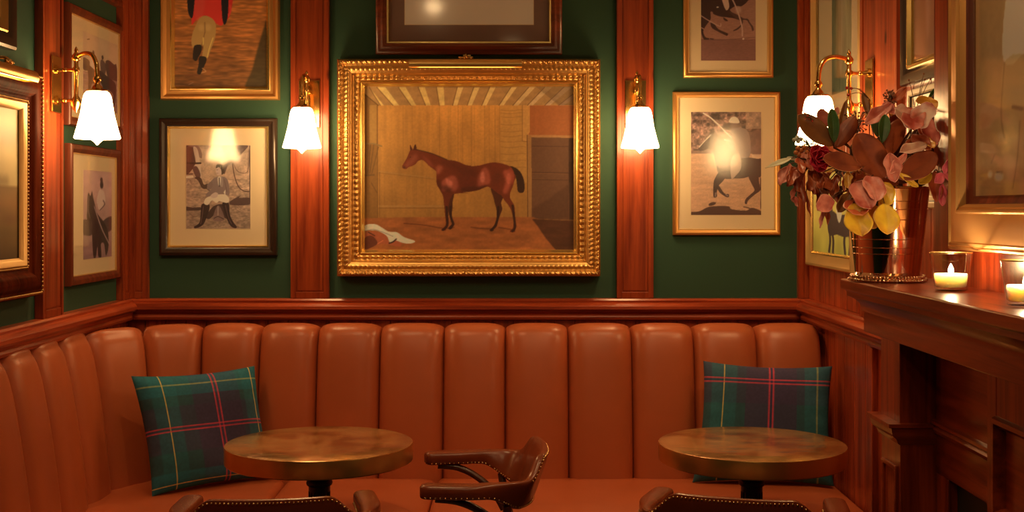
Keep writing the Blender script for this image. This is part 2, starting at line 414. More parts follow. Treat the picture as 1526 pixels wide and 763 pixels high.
# face panels towards the room
MB().box(1.126 - ox, 1.0 - oy, .80, 1.18 - ox, 3.262 - oy, 1.152).build('face_panel', M_manY, mt, bevel=.003)
m = MB(); rows = []
for n, z in ((0, .905), (.010, .908), (.014, .918), (.008, .926), (.016, .932), (.016, .940), (0, .942)):
    rows.append([(1.126 - n - ox, 2.86 - oy, z), (1.126 - n - ox, 3.262 - oy, z)])
m.grid(rows); m.build('face_moulding', M_manY, mt, smooth=30)
m = MB(); m.box(1.10 - ox, 2.79 - oy, .62, 1.135 - ox, 2.845 - oy, 1.152); m.box(1.10 - ox, 1.9 - oy, 1.02, 1.135 - ox, 2.79 - oy, 1.152); m.box(1.10 - ox, 1.9 - oy, .62, 1.135 - ox, 2.79 - oy, .80)
m.build('centre_stile', M_manZ, mt, bevel=.003)
m = MB(); rows = []
for d, n in ((0, 0), (.006, .012), (.016, .012), (.026, 0), (.03, -.012)):
    y0, y1, z0, z1 = 1.9 + d, 2.795 - d, .795 + d, 1.03 - d
    rows.append([(1.10 - n - ox, y0 - oy, z0), (1.10 - n - ox, y1 - oy, z0), (1.10 - n - ox, y1 - oy, z1), (1.10 - n - ox, y0 - oy, z1)])
m.grid(rows, close_u=True); m.build('centre_panel_moulding', M_manY, mt, smooth=30)
MB().box(1.112 - ox, 1.92 - oy, .81, 1.13 - ox, 2.78 - oy, 1.01).build('centre_panel', M_manY, bpy.data.objects['centre_panel_moulding'])
MB().box(1.15 - ox, 1.3 - oy, 0, 1.18 - ox, 3.262 - oy, .80).build('slate_slip', M_slate, mt)
MB().box(1.126 - ox, 3.17 - oy, 0, 1.18 - ox, 3.262 - oy, .80).build('inner_jamb', M_manZ, mt, bevel=.003)

# ------------------------------------------------------------------ banquette
bq = empty('banquette', (0, 4.45, 0), 0, 'tan leather corner banquette with upright channelled back running along two walls', 'banquette')
by = 4.45
XC, YC, RC = -1.15, 4.38, .40          # concave corner of the crown line
XE = 1.207
def path(s):                            # s along the crown line, 0 at the right-hand end
    l1 = XE - XC
    if s < l1: return (XE - s, YC + RC), (0, -1)
    a = (s - l1) / RC
    if a < PI / 2: return (XC - RC * math.sin(a), YC + RC * math.cos(a)), (math.sin(a), -math.cos(a))
    return (XC - RC, YC - (s - l1 - RC * PI / 2)), (1, 0)
seams_px = [1219, 1129, 1035, 942, 847, 753, 660.8, 565.6, 472, 386, 300]
seams = [XE - (p - CXP) * 4.78 / F for p in seams_px]; seams[0] = 0.; seams.append(seams[-1] + .205)
while seams[-1] < XE - XC + RC * PI / 2 + 2.0: seams.append(seams[-1] + .24)
PR = cr([(.100, .40), (.100, .47), (.088, .60), (.068, .75), (.046, .88), (.028, .965), (.008, 1.018), (-.022, 1.043), (-.060, 1.050), (-.11, 1.038), (-.135, 1.0), (-.14, .9)], 4)
def channel(s0, s1, idx):
    m = MB(); rows = []; T = 21
    for i in range(T):
        t = -1 + 2 * i / (T - 1); t = math.copysign(1 - (1 - abs(t)) ** 1.5, t) if abs(t) < 1 else t
        s = s0 + (s1 - s0) * (t + 1) / 2; (x, y), (nx, ny) = path(s)
        dip = .060 * (1 - (1 - abs(t) ** 3.6) ** .5); row = []
        for j, (n, z) in enumerate(PR):
            f = min(1, max(0, (z - .40) / .1))
            if n < 0 and s > XE - XC: n *= 1 - .72 * min(1, (s - XE + XC) / (RC * 1.2))
            nn = n - dip
            if s > XE - XC + .25: nn = max(nn, -.042)
            zz = z - (dip * .55 * max(0, (z - .93) / .12))
            row.append((x + nx * nn, y + ny * nn - by, zz))
        rows.append(row)
    m.grid(rows); return m.build('back_channel', M_leather, bq, smooth=180)
for i in range(len(seams) - 1): channel(seams[i], seams[i + 1], i)
def rbox(x0, y0, x1, y1, z0, z1, r, pts=None, crown=.012, gx=14, gy=10):
    """upholstered slab: rounded edges and a soft crown"""
    m = MB(); outline = []
    def ring(ins, z):
        q = []; rr = max(r * 1.4 - ins, .004)
        for (cx, cy, a0) in ((x1 - ins - rr, y1 - ins - rr, 0), (x0 + ins + rr, y1 - ins - rr, 90), (x0 + ins + rr, y0 + ins + rr, 180), (x1 - ins - rr, y0 + ins + rr, 270)):
            for k in range(5):
                a = math.radians(a0 + 22.5 * k); q.append((cx + rr * math.cos(a), cy + rr * math.sin(a) - by, z))
        return q
    rows = [ring(0, z0), ring(0, z1 - r)]
    for k in range(1, 6):
        a = PI / 2 * k / 5; rows.append(ring(r * (1 - math.cos(a)), z1 - r + r * math.sin(a)))
    rows.append(ring(r + .03, z1 + crown * .35)); rows.append(ring(r + .09, z1 + crown))
    m.grid(rows, close_u=True); n = len(rows[0]); b = len(m.v) - n; m.f.append(tuple(b + k for k in range(n)))
    return m
YS0, YS1 = 4.13, 4.74
for (x0, y0, x1, y1) in ((-.288, YS0, 1.218, YS1), (-.863, YS0, -.291, YS1), (-1.53, YS0, -.866, YS1), (-1.53, 3.50, -.95, YS0 - .003), (-1.53, 2.9, -.95, 3.497)):
    rbox(x0, y0, x1, y1, .34, .466, .028).build('seat_cushion', M_leather_seat, bq, smooth=50)
MB().box(-1.55, YS0 + .05 - by, 0, 1.21, 4.9 - by, .345).build('plinth', M_leather, bq, bevel=.01)
MB().box(-1.55, 2.9 - by, 0, -1.0, YS0 + .06 - by, .345).build('plinth', M_leather, bq, bevel=.01)

# ------------------------------------------------------------------ cushions
def plaid(vy, hy, vr, hr, seed, n=150):
    c = Canvas(0, 0, 1, 1, n, n, (24, 40, 34)); X, Y = c.X, c.Y
    def band(A, ctr, hw, col, a):
        for q in ctr: c.put((np.abs(A - q) < hw).astype(float), col, a)
    band(X, vr, .19, (42, 26, 34), .55); band(Y, hr, .19, (42, 26, 34), .55)
    band(X, vr, .19, (42, 20, 30), .25 ); band(X, vy, .10, (22, 58, 50), .5); band(Y, hy, .10, (18, 62, 58), .55)
    for q in vy: band(X, [q], .0045, (180, 122, 40), .75)
    for q in hy: band(Y, [q], .0045, (180, 122, 40), .75)
    for q in vr: band(X, [q - .016, q + .016], .0055, (150, 34, 34), .85); band(X, [q], .005, (28, 24, 40), .5)
    for q in hr: band(Y, [q - .016, q + .016], .0055, (150, 34, 34), .85); band(Y, [q], .005, (28, 24, 40), .5)
    c.noise(.012, .012, .07, seed); c.noise(.2, .2, .08, seed + 1); return c
def cushion(name, label, TL, TR, BR, BL, thick, cv, seed):
    c = [Vector(p) for p in (TL, TR, BR, BL)]; base = (c[2] + c[3]) / 2
    nrm = (c[1] - c[0]).cross(c[3] - c[0]).normalized()      # towards the camera
    if nrm.y > 0: nrm = -nrm
    o = empty(name, tuple(base), 0, label, 'cushion', None)
    rg = np.random.RandomState(seed)
    ph = rg.rand(6) * 6
    def side(sg):
        def bend(us, vs):
            out = []
            for v in vs:
                for u in us:
                    a, b = 2*u - 1, 2*v - 1
                    # pinched corners, hollow edges
                    pu = u + .035 * (-a) * (1 - b*b) * abs(a)**3; pv = v + .035 * (-b) * (1 - a*a) * abs(b)**3
                    p = c[3]*(1-pu)*(1-pv) + c[2]*pu*(1-pv) + c[0]*(1-pu)*pv + c[1]*pu*pv
                    h = ((1 - a**4) * (1 - b**4)) ** .55 if abs(a) < 1 and abs(b) < 1 else 0
                    wr = .003 * math.sin(9*u + 5*v + ph[0]) * h + .0025 * math.sin(38*v + 4*u + ph[1]) * max(0, abs(a) - .55) * h * 2
                    q = p + nrm * sg * (thick * h + wr) - base
                    out.append(tuple(q))
            return np.array(out)
        return bend
    cv.mesh('front_cover', 1, 1, M_plaid, o, 0, 0, k=.36, tint=(1, .60, .34), bend=side(1))
    cv.mesh('back_cover', 1, 1, M_plaid, o, 0, 0, k=.36, tint=(1, .60, .34), bend=side(-1))
    return o
cushion('tartan_cushion', 'square green and navy tartan cushion with yellow and red lines leaning in the banquette corner',
        (-1.382, 4.455, .893), (-.984, 4.695, .900), (-.905, 4.665, .480), (-1.278, 4.36, .478), .065, plaid([.19, .93], [.12, .95], [.60], [.50], 3), 3)
cushion('tartan_cushion', 'wide green tartan cushion standing behind the right brass table beside wood panelling',
        (.727, 4.665, .922), (1.200, 4.60, .910), (1.185, 4.52, .478), (.672, 4.575, .480), .062, plaid([.17, .88], [.68], [.53], [.155], 9), 12)

# ------------------------------------------------------------------ brass tables
def table_mats():
    m, nt, p, N, L = nodes('beaten_brass_top'); tc = N('ShaderNodeTexCoord')
    n = N('ShaderNodeTexNoise'); n.inputs['Scale'].default_value = 6; n.inputs['Detail'].default_value = 3; n.inputs['Distortion'].default_value = .8
    r = N('ShaderNodeValToRGB'); r.color_ramp.elements[0].position = .35; r.color_ramp.elements[0].color = (.46, .20, .07, 1); r.color_ramp.elements[1].position = .68; r.color_ramp.elements[1].color = (.86, .54, .22, 1)
    e = r.color_ramp.elements.new(.52); e.color = (.72, .40, .15, 1)
    L(tc.outputs['Object'], n.inputs['Vector']); L(n.outputs['Fac'], r.inputs[0]); L(r.outputs[0], p.inputs['Base Color'])
    p.inputs['Metallic'].default_value = .65; 
    rr = N('ShaderNodeMapRange'); rr.inputs[3].default_value = .12; rr.inputs[4].default_value = .28; L(n.outputs['Fac'], rr.inputs[0]); L(rr.outputs[0], p.inputs['Roughness'])
    n2 = N('ShaderNodeTexNoise'); n2.inputs['Scale'].default_value = 16; n2.inputs['Detail'].default_value = 2
    mp = N('ShaderNodeMapping'); mp.inputs['Scale'].default_value = (.55, 1, 1); L(tc.outputs['Object'], mp.inputs[0]); L(mp.outputs[0], n2.inputs['Vector'])
    b = N('ShaderNodeBump'); b.inputs['Strength'].default_value = .55; b.inputs['Distance'].default_value = .005; L(n2.outputs['Fac'], b.inputs['Height']); L(b.outputs[0], p.inputs['Normal'])
    return m
M_top = table_mats()
M_rim = plain('burnished_brass_rim', (.72, .42, .13), .28, metal=.9, bump=.15, bscale=12, bdist=.002, var=.3, vscale=7)
def table(loc, zt, label, r=.300):
    t = empty('bistro_table', (loc[0], loc[1], 0), .0, label, 'table')
    m = MB(); m.lathe([(0.0, zt), (r * .3, zt), (r * .6, zt), (r - .004, zt), (r - .001, zt - .001)], n=96); m.build('tabletop', M_top, t, smooth=40)
    m = MB(); m.lathe([(r - .001, zt - .001), (r, zt - .004), (r, zt - .054), (r - .003, zt - .057), (r - .02, zt - .057), (0, zt - .055)], n=96); m.build('brass_edge', M_rim, t, smooth=40)
    zc = zt - .056
    m = MB(); m.lathe([(.0, zc), (.040, zc), (.040, zc - .004), (.036, zc - .010), (.036, zc - .040), (.039, zc - .052), (.038, zc - .060), (.035, zc - .063), (.0405, zc - .067), (.0425, zc - .073), (.0405, zc - .079), (.0345, zc - .083), (.0345, zc - .095),
        (.032, zc - .105), (.032, .16), (.040, .15), (.042, .13), (.036, .12), (.05, .10), (.08, .07)], n=40)
    ped = m.build('pedestal', M_iron, t, smooth=50)
    m = MB()
    for k in range(16):
        a = 2*PI*k/16; m.tube([(.032*math.cos(a), .032*math.sin(a), z) for z in (.17, .4, zc - .10)], .0035, 6)
    m.build('fluting', M_iron, ped, smooth=60)
    m = MB()
    m.lathe([(.0, .085), (.075, .075), (.12, .04), (.20, .022), (.215, .012), (.215, 0), (0, 0)], n=48); m.build('base', M_iron, t, smooth=40)
    return t
table(((476 - CXP) * 3.95 / F, 3.95), .748, 'round brass bistro table on black pedestal, beside the square tartan cushion')
table(((1122 - CXP) * 3.95 / F, 3.97), .743, 'round brass bistro table on black pedestal, in front of the wide tartan cushion')

# ------------------------------------------------------------------ captain's chairs
def chair(loc, rz, label, first=None):
    if first is not None:
        c = copy_tree(first); c.location = (*loc, 0); c.rotation_euler = (0, 0, rz); c['label'] = label; return c
    t = empty('captains_chair', (*loc, 0), rz, label, 'chair', 'leather captain chairs at the tables')
    D = -.345
    half = [(-.236, .0), (-.243, -.05), (-.250, -.11), (-.254, -.17), (-.242, -.225), (-.210, -.285), (-.15, -.323), (-.075, D + .004)]
    pts = half + [(0, D)] + [(-x, y) for x, y in reversed(half)]
    P = cr(pts, 8); n = len(P); m = MB(); rows = []; info = []
    for i, (x, y) in enumerate(P):
        a = np.array(P[max(i-1, 0)]); b = np.array(P[min(i+1, n-1)]); tg = (b - a) / np.linalg.norm(b - a); no = np.array((tg[1], -tg[0]))   # outward
        ax = abs(x); back = 1. if y < -.2 else 0.
        # crest rises where the back crosses between the arms
        q = 0. if y > -.225 else min(1, max(0, (.212 - ax) / .078)); q = q*q*(3-2*q)
        q2 = min(1, max(0, (-.12 - y) / .16)); q2 = q2*q2*(3-2*q2); q3 = min(1, max(0, (-.19 - y) / .12)); q3 = q3*q3*(3-2*q3)
        zt = .700 + .062 * q - .004 * (1 - q2); zb = .652 - .048 * q3; w = .064 - .030 * q2
        e = min(i, n - 1 - i) / 5.; cap = 1. if e >= 1 else math.sqrt(max(0, 1 - (1 - e) ** 2)) * .92 + .08
        zc, hz, hw = (zt + zb) / 2, (zt - zb) / 2 * (cap * .5 + .5), w / 2 * cap
        row = []
        for k in range(20):
            th = 2*PI*k/20; cx, sz = math.cos(th), math.sin(th)
            ex = math.copysign(abs(cx) ** .55, cx); ez = math.copysign(abs(sz) ** (.55), sz)
            lean = .026 * q3 * (ez + .4)
            off = hw * ex + lean
            row.append((x + no[0]*off, y + no[1]*off, zc + hz * ez))
        rows.append(row); info.append((x, y, no, hw, zt, zb, q, q2, q3, hz, zc))
    m.grid(rows, close_u=True)
    for base, rev in ((0, False), (n - 1, True)): m.f.append(tuple(base * 20 + k for k in range(20)))
    rest = m.build('arm_and_back_rest', M_chair_leather, t, smooth=60)
    ms = [MB(), MB(), MB()]; acc = 0; acc2 = 0
    for i in range(3, n - 3):
        x, y, no, hw, zt, zb, q, q2, q3, hz, zc = info[i]; px, py = P[i-1]; d = math.hypot(x-px, y-py); acc += d; acc2 += math.hypot(d, zt - info[i-1][4])
        if acc > .0085:
            acc = 0; l = hw * .99 - .015 * q3; ms[0].sphere((x + no[0]*l, y + no[1]*l, zb + .008), .0030, 8, 5)
            ms[1].sphere((x - no[0]*(hw*.99 + .012*q3), y - no[1]*(hw*.99+.004*q2), zb + .008), .0028, 6, 4)
        if q > .04 and acc2 > .0085:
            acc2 = 0; l = hw * .85 + .0325 * q3; ms[2].sphere((x + no[0]*l, y + no[1]*l, zt - .009), .0032, 8, 5)
    for m in ms: m.build('nailhead_row', M_nail, rest, smooth=180)
    # rear posts, braces, seat, legs, stretchers
    for s in (-1, 1):
        m = MB(); m.tube([(s*.226, -.254, .625), (s*.205, -.27, .54), (s*.185, -.285, .44), (s*.19, -.30, .2), (s*.20, -.335, .0)], [.012, .015, .020, .018, .013], 12); m.build('rear_post', M_chair_wood, t, smooth=60)
        m = MB(); m.tube(cr([(s*.235, -.045, .650), (s*.236, -.11, .642), (s*.228, -.17, .615), (s*.214, -.225, .57), (s*.206, -.262, .51)], 5), .0115, 10); m.build('arm_brace', M_chair_wood, t, smooth=60)
        m = MB(); m.tube([(s*.185, -.02, .43), (s*.19, -.01, .25), (s*.20, .015, .0)], [.021, .019, .013], 12); m.build('front_leg', M_chair_wood, t, smooth=60)
        m = MB(); m.tube([(s*.188, -.29, .2), (s*.19, -.01, .2)], .009, 8); m.build('stretcher', M_chair_wood, t, smooth=60)
    m = MB(); m.tube([(-.188, -.15, .2), (.188, -.15, .2)], .009, 8); m.build('stretcher', M_chair_wood, t, smooth=60)
    def se(rx, ry, z, k=.75): return [(rx*math.copysign(abs(math.cos(2*PI*i/36))**k, math.cos(2*PI*i/36)), -.155 + ry*math.copysign(abs(math.sin(2*PI*i/36))**k, math.sin(2*PI*i/36)), z) for i in range(36)]
    m = MB(); m.grid([se(.215, .19, .40), se(.222, .195, .41), se(.222, .195, .44)], close_u=True); m.build('seat_frame', M_chair_wood, t, smooth=40)
    m = MB(); m.grid([se(.218, .192, .44), se(.222, .196, .452), se(.215, .19, .468), se(.18, .16, .482), se(.10, .09, .488), se(.001, .001, .489)], close_u=True); m.build('seat_pad', M_chair_leather, t, smooth=60)
    return t
c0 = chair((-.6625, 3.50), math.radians(7), 'brown leather captain chair seen from behind at the left brass table')
chair((.672, 3.50), math.radians(-16), 'brown leather captain chair seen from behind at the right brass table', c0)
chair((-.280, 3.83), math.radians(92.5), 'brown leather captain chair turned sideways between the two brass tables', c0)
# ------------------------------------------------------------------ framed pictures
def ring_mesh(m, w, h, prof, x0=0, y0=0):
    """mitred moulding: prof = [(inset, height)], outer to inner"""
    rows = [[(x0 + d, y0 + d, n), (x0 + w - d, y0 + d, n), (x0 + w - d, y0 + h - d, n), (x0 + d, y0 + h - d, n)] for d, n in prof]
    m.grid(rows, close_u=True); return m
def ring_uv(m): return m
def framed(wall, u0, v0, u1, v1, layers, label, cat='picture', mat_in=None, mat_z=.012, mat_m=None, pic=None, cv=None, k=.70, glass=True, picm=None, name='framed_picture', group=None, tint=(1, .60, .28), gm=None, tilt=0.):
    """layers: [(part name, material, profile)], u/v in metres on the wall"""
    w, h = u1 - u0, v1 - v0
    o = empty(name, mat=place(wall, u0, v0), label=label, cat=cat, group=group)
    inner = 0
    for nm, mt_, prof in layers:
        m = MB(); ring_mesh(m, w, h, prof); m.build(nm, mt_, o, smooth=40); inner = max(inner, prof[-1][0])
    m = MB(); m.box(.004, .004, 0, w - .004, h - .004, .006); m.build('backing_board', M_chair_wood, o)
    if mat_in is not None:
        MB().box(inner - .003, inner - .003, .006, w - inner + .003, h - inner + .003, mat_z).build('mount', mat_m or M_cream, o)
    mo = o
    if mat_in is not None: mo = [q for q in o.children if q.name.startswith('mount')][0]
    if cv is not None:
        p0, q0, p1, q1 = pic       # in local metres
        z = (mat_z if mat_in is not None else .012) + .0008
        if mat_in is not None:      # bevelled window edge
            m = MB(); e = .0022; ring_mesh(m, p1 - p0 + 2*e, q1 - q0 + 2*e, [(0, z - .0006), (e * .6, z + .0006), (e, z + .0002)], p0 - e, q0 - e); m.build('window_bevel', M_cream, mo)
        cv.mesh('print' if mat_in is not None else 'canvas', p1 - p0, q1 - q0, picm or (M_photo if mat_in is not None else M_art), mo, p0, q0, z, k=k, tint=tint)
    if glass:
        gw, gh = w/2 - inner + .002, h/2 - inner + .002; gp = MB().box(-gw, -gh, -.001, gw, gh, .001).build('glass_pane', gm or M_glass, o); gp.location = (w/2, h/2, mat_z + .007); gp.rotation_euler = (0, -tilt, 0)
    return o
def bb(x0, y0, x1, y1, n):       # photograph box on the back wall -> metres
    D = (YB - n) / F; return (x0 - CXP) * D, EYE + (CYP - y1) * D, (x1 - CXP) * D, EYE + (CYP - y0) * D
def loc_(b, x0, y0, x1, y1, n): # inner rectangle relative to outer box b
    a = bb(x0, y0, x1, y1, n); return a[0] - b[0], a[1] - b[1], a[2] - b[0], a[3] - b[1]

# ---- the stable painting -------------------------------------------------------
c = Canvas(541, 123, 859, 376, 330, 262, (158, 96, 34))
Z = lambda ox, oy, pts: [(ox + x / 4.767, oy + y / 4.767) for x, y in pts]
z1 = lambda p: Z(530, 110, p); z2 = lambda p: Z(690, 110, p); z3 = lambda p: Z(530, 240, p); z4 = lambda p: Z(690, 240, p)
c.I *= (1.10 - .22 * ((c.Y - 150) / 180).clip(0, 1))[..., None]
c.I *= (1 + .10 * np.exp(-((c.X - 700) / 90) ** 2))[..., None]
c.noise(4, 60, .05, 1); c.noise(14, 22, .05, 2)
# planks of the rear wall
for x, a in ((600, .25), (614, .2), (640, .15), (655, .3), (672, .2), (683, .3), (690, .2), (703, .35), (708, .2), (723, .3), (730, .2), (739, .35), (746, .35)):
    c.line([(x, 152), (x + .3, 250 + (x * 7 % 60))], .7, (95, 52, 16), a)
c.poly(z2([(270, 205), (430, 205), (430, 470), (463, 480), (463, 770), (270, 770)]), (168, 108, 42), .6, sm=False)
for y in (240, 262, 290, 345, 395, 430, 470, 510, 560, 610, 660):
    c.line(z2([(275, y), (340, y + 6), (430, y - 3), (455, y + 2)]), .8, (112, 64, 22), .45)
c.poly(z2([(430, 205), (485, 205), (485, 420), (463, 425), (463, 470), (430, 468)]), (176, 112, 46), .75, sm=False)
c.line(z2([(430, 205), (430, 468), (463, 472)]), .8, (90, 50, 18), .7, sm=False)
# ceiling boards
c.rect(541, 123, 859, 152.8, (150, 98, 44))
def board(a, b, w0, w1, col=(198, 146, 66)):
    (x0, y0), (x1, y1) = a, b
    c.poly([(x0, y0), (x0 + w0, y0), (x1 + w1, y1), (x1, y1)], col, .9, sm=False)
    c.line([(x0, y0), (x1, y1)], 1.1, (88, 50, 20), .85)
T = 125.5; Bm = 153.3
for tx, bx, w0, w1 in ((549, 566, 0, 5), (560.5, 585, 13, 9), (593, 612, 11, 8), (623, 634, 10, 8), (650.5, 655, 11, 8), (684, 675, 9, 7), (709, 697, 9, 7), (733, 719, 9, 7), (765, 745, 9, 7), (792, 766, 10, 8), (816, 788, 11, 8), (845, 814, 12, 8), (872, 835, 12, 8)):
    if tx > 670: board((tx - 2, T), (bx, Bm), w0, w1, (196 - max(0, tx - 760) * .3, 146 - max(0, tx - 760) * .3, 70))
    else: board((tx, T), (bx, Bm), w0, w1)
c.poly([(800, 124), (859, 124), (859, 153), (835, 153)], (95, 60, 28), .45, sm=False)
c.noise(12, 5, .06, 4, (c.Y < 153))
# left end wall, post and rack
c.poly([(541, 134), (562, 153), (562, 326), (541, 330)], (118, 70, 24), .75, sm=False)
c.poly([(549, 153), (560, 153), (560, 212), (549, 212)], (150, 96, 36), .9, sm=False)
c.line([(543, 137), (563, 153.5)], 1.3, (80, 44, 14), .9); c.line([(561.5, 153), (561.5, 326)], 1, (96, 56, 20), .8)
c.line([(548.5, 153), (548.5, 326)], .8, (96, 56, 20), .6)
c.line([(541, 213), (554, 212), (568, 216)], 2.0, (122, 84, 38), 1); 
for a, b in (((547, 214), (545.5, 258)), ((556, 214), (550, 257)), ((563, 217), (553, 258)), ((551, 214), (547, 258))): c.line([a, b], 1.2, (92, 56, 22), .9)
c.line([(541, 261), (556, 260)], 2.4, (98, 60, 24), 1); c.line([(552, 272), (561, 288)], .9, (80, 44, 16), .8)
# low partition rails
c.line(z3([(160, 70), (560, 118)]), 1.6, (150, 98, 42), .7); c.line(z3([(160, 80), (560, 128)]), .8, (100, 60, 22), .5)
c.line(z3([(160, 324), (700, 324)]), 2.6, (156, 102, 44), .75); c.line(z3([(160, 339), (700, 338)]), .9, (98, 58, 22), .7)
c.line(z3([(165, 75), (165, 400)]), .9, (100, 60, 24), .6)
for x in (200, 255, 360, 430, 500): c.line(z3([(x, 100), (x, 320)]), .6, (110, 66, 26), .35)
# right wall and door
c.poly(z2([(485, 208), (800, 208), (800, 430), (470, 425), (485, 400)]), (142, 68, 26), .9, sm=False)
c.poly(z2([(480, 440), (800, 440), (800, 770), (480, 770)]), (98, 56, 28), 1, sm=False)
c.poly(z4([(480, 0), (800, 0), (800, 425), (480, 415)]), (98, 56, 28), 1, sm=False)
c.poly(z2([(466, 422), (800, 426), (800, 444), (466, 440)]), (158, 98, 44), 1, sm=False)
c.poly([(788, 199), (794, 200), (794.5, 327), (789, 326)], (146, 90, 38), 1, sm=False)
c.line([(787.5, 199), (788.5, 325)], 1, (66, 34, 14), .9)
for q in (z2([(500, 505), (790, 508)]), z4([(500, 75), (760, 80)]), z4([(500, 130), (760, 134)]), z2([(500, 700), (780, 705)])): c.line(q, 1.1, (70, 36, 18), .7)
c.line(z4([(500, 82), (760, 88)]), .9, (128, 74, 34), .7); c.poly(z2([(765, 450), (800, 450), (800, 770), (765, 770)]), (66, 36, 18), .8, sm=False); c.poly(z4([(765, 0), (800, 0), (800, 425), (770, 420)]), (62, 34, 16), .8, sm=False)
c.poly(z4([(500, 345), (620, 270), (765, 160), (765, 420), (500, 410)]), (66, 34, 16), .4, sm=False, soft=1.5)
# floor
c.poly(z3([(55, 412), (400, 405), (900, 405), (1270, 405), (1310, 420), (1430, 600), (1480, 650), (55, 650)]), (146, 74, 28), 1, sm=False, soft=.8)
c.poly(z4([(500, 418), (800, 430), (800, 650), (675, 650), (600, 560), (540, 470)]), (78, 38, 16), 1, sm=False, soft=.8)
c.noise(22, 5, .11, 7, (c.Y > 325)); c.noise(8, 3, .05, 8, (c.Y > 325))
for q in (z3([(340, 450), (480, 462), (620, 485), (700, 480)]), z4([(60, 478), (140, 488), (210, 490)]), z4([(260, 480), (350, 495)])): c.line(q, 1.8, (84, 34, 12), .6)
# blanket
c.poly(z3([(57, 530), (110, 510), (200, 530), (260, 560), (325, 595), (300, 620), (200, 600), (120, 615), (57, 600)]), (158, 72, 34), 1); c.poly(z3([(57, 560), (110, 540), (150, 590), (120, 620), (57, 640)]), (92, 40, 20), .9)
c.poly(z3([(57, 470), (90, 455), (140, 458), (180, 480), (230, 510), (290, 515), (340, 550), (420, 580), (385, 598), (330, 592), (280, 575), (240, 590), (215, 540), (150, 505), (90, 500), (60, 505)]), (196, 172, 122), 1)
c.line(z3([(62, 505), (120, 495), (190, 515), (260, 545)]), 1.2, (130, 100, 66), .8); c.line(z3([(235, 595), (262, 585), (285, 565)]), 2.2, (52, 26, 16), .9); c.line(z3([(85, 515), (130, 540)]), 1.6, (60, 24, 12), .9); c.line(z3([(150, 600), (190, 575)]), 1.2, (200, 100, 50), .8)
# horse
tail = z4([(340, 32), (380, 42), (415, 72), (438, 120), (447, 170), (443, 215), (420, 228), (398, 215), (392, 170), (385, 120), (368, 78)])
c.poly(tail, (52, 24, 10))
far_fore = z3([(640, 220), (700, 220), (692, 290), (690, 340), (686, 380), (692, 420), (702, 445), (704, 460), (690, 478), (686, 490), (660, 490), (668, 472), (684, 455), (677, 430), (666, 390), (655, 340)])
far_hind = z4([(205, 190), (290, 240), (278, 300), (286, 345), (270, 390), (255, 440), (246, 472), (226, 494), (222, 506), (196, 506), (200, 492), (224, 470), (240, 430), (246, 390), (243, 345), (232, 305), (222, 260)])
for q in (far_fore, far_hind): c.poly(q, (74, 30, 12))
near_fore = z3([(585, 160), (700, 200), (690, 240), (676, 270), (664, 310), (657, 345), (660, 380), (663, 430), (660, 470), (645, 484), (640, 502), (612, 503), (613, 490), (636, 470), (642, 440), (636, 390), (632, 340), (628, 300), (622, 250), (605, 215)])
near_hind = z4([(240, 150), (376, 95), (370, 150), (356, 195), (344, 225), (342, 262), (358, 292), (374, 325), (378, 380), (382, 430), (389, 470), (378, 492), (375, 514), (344, 514), (345, 500), (362, 482), (366, 430), (358, 385), (348, 350), (326, 312), (300, 280), (280, 245), (255, 210)])
body = z1([(404, 528), (430, 528), (470, 542), (530, 556), (600, 584), (650, 604), (700, 610), (740, 622), (790, 643), (858, 651)]) + z2([(60, 650), (120, 646), (190, 628), (240, 624), (300, 636), (345, 655)]) + z4([(368, 70), (375, 110), (368, 150), (350, 200), (320, 250), (270, 240), (215, 200), (180, 182), (150, 192), (110, 208), (50, 219), (0, 221)]) + z3([(800, 226), (740, 230), (700, 234), (650, 225), (612, 215), (590, 190), (576, 160), (574, 120), (574, 80)]) + z1([(572, 690), (556, 675), (520, 648), (492, 618), (466, 606), (440, 616), (425, 635), (400, 650), (375, 658), (358, 672), (337, 670), (327, 654), (342, 625), (362, 590), (376, 556), (386, 535)])
c.poly(body, (106, 38, 14)); c.poly(near_hind, (106, 38, 14)); c.poly(near_fore, (98, 35, 14))
c.poly(z1([(386, 535), (384, 495), (392, 505), (402, 530)]), (84, 34, 14)); c.poly(z1([(408, 530), (421, 490), (431, 512), (428, 532)]), (70, 28, 12))
bm = c.blur(c.mask(cr(body, 4, True)).astype(float), .4)
def shade(pts, col, a, soft): c.put(c.blur(c.mask(cr(pts, 4, True)).astype(float), soft) * bm, col, a)
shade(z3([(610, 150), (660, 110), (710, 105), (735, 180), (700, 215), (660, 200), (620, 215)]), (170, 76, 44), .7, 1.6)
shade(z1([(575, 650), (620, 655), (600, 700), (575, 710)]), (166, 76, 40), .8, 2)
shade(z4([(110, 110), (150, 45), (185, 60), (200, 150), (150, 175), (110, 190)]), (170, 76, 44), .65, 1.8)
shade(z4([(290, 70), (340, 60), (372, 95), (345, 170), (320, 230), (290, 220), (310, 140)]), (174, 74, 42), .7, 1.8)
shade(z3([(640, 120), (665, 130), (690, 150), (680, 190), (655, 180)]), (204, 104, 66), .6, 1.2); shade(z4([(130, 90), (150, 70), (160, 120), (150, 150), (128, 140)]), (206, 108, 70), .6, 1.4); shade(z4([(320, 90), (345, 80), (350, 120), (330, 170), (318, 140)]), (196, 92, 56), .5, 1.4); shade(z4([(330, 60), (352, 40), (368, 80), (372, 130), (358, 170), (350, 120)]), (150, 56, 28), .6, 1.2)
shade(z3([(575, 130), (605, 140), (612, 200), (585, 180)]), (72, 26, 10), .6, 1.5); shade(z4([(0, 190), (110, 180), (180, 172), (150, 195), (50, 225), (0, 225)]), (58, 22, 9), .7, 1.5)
shade(z4([(225, 60), (280, 80), (270, 140), (230, 160)]), (88, 34, 14), .6, 4)
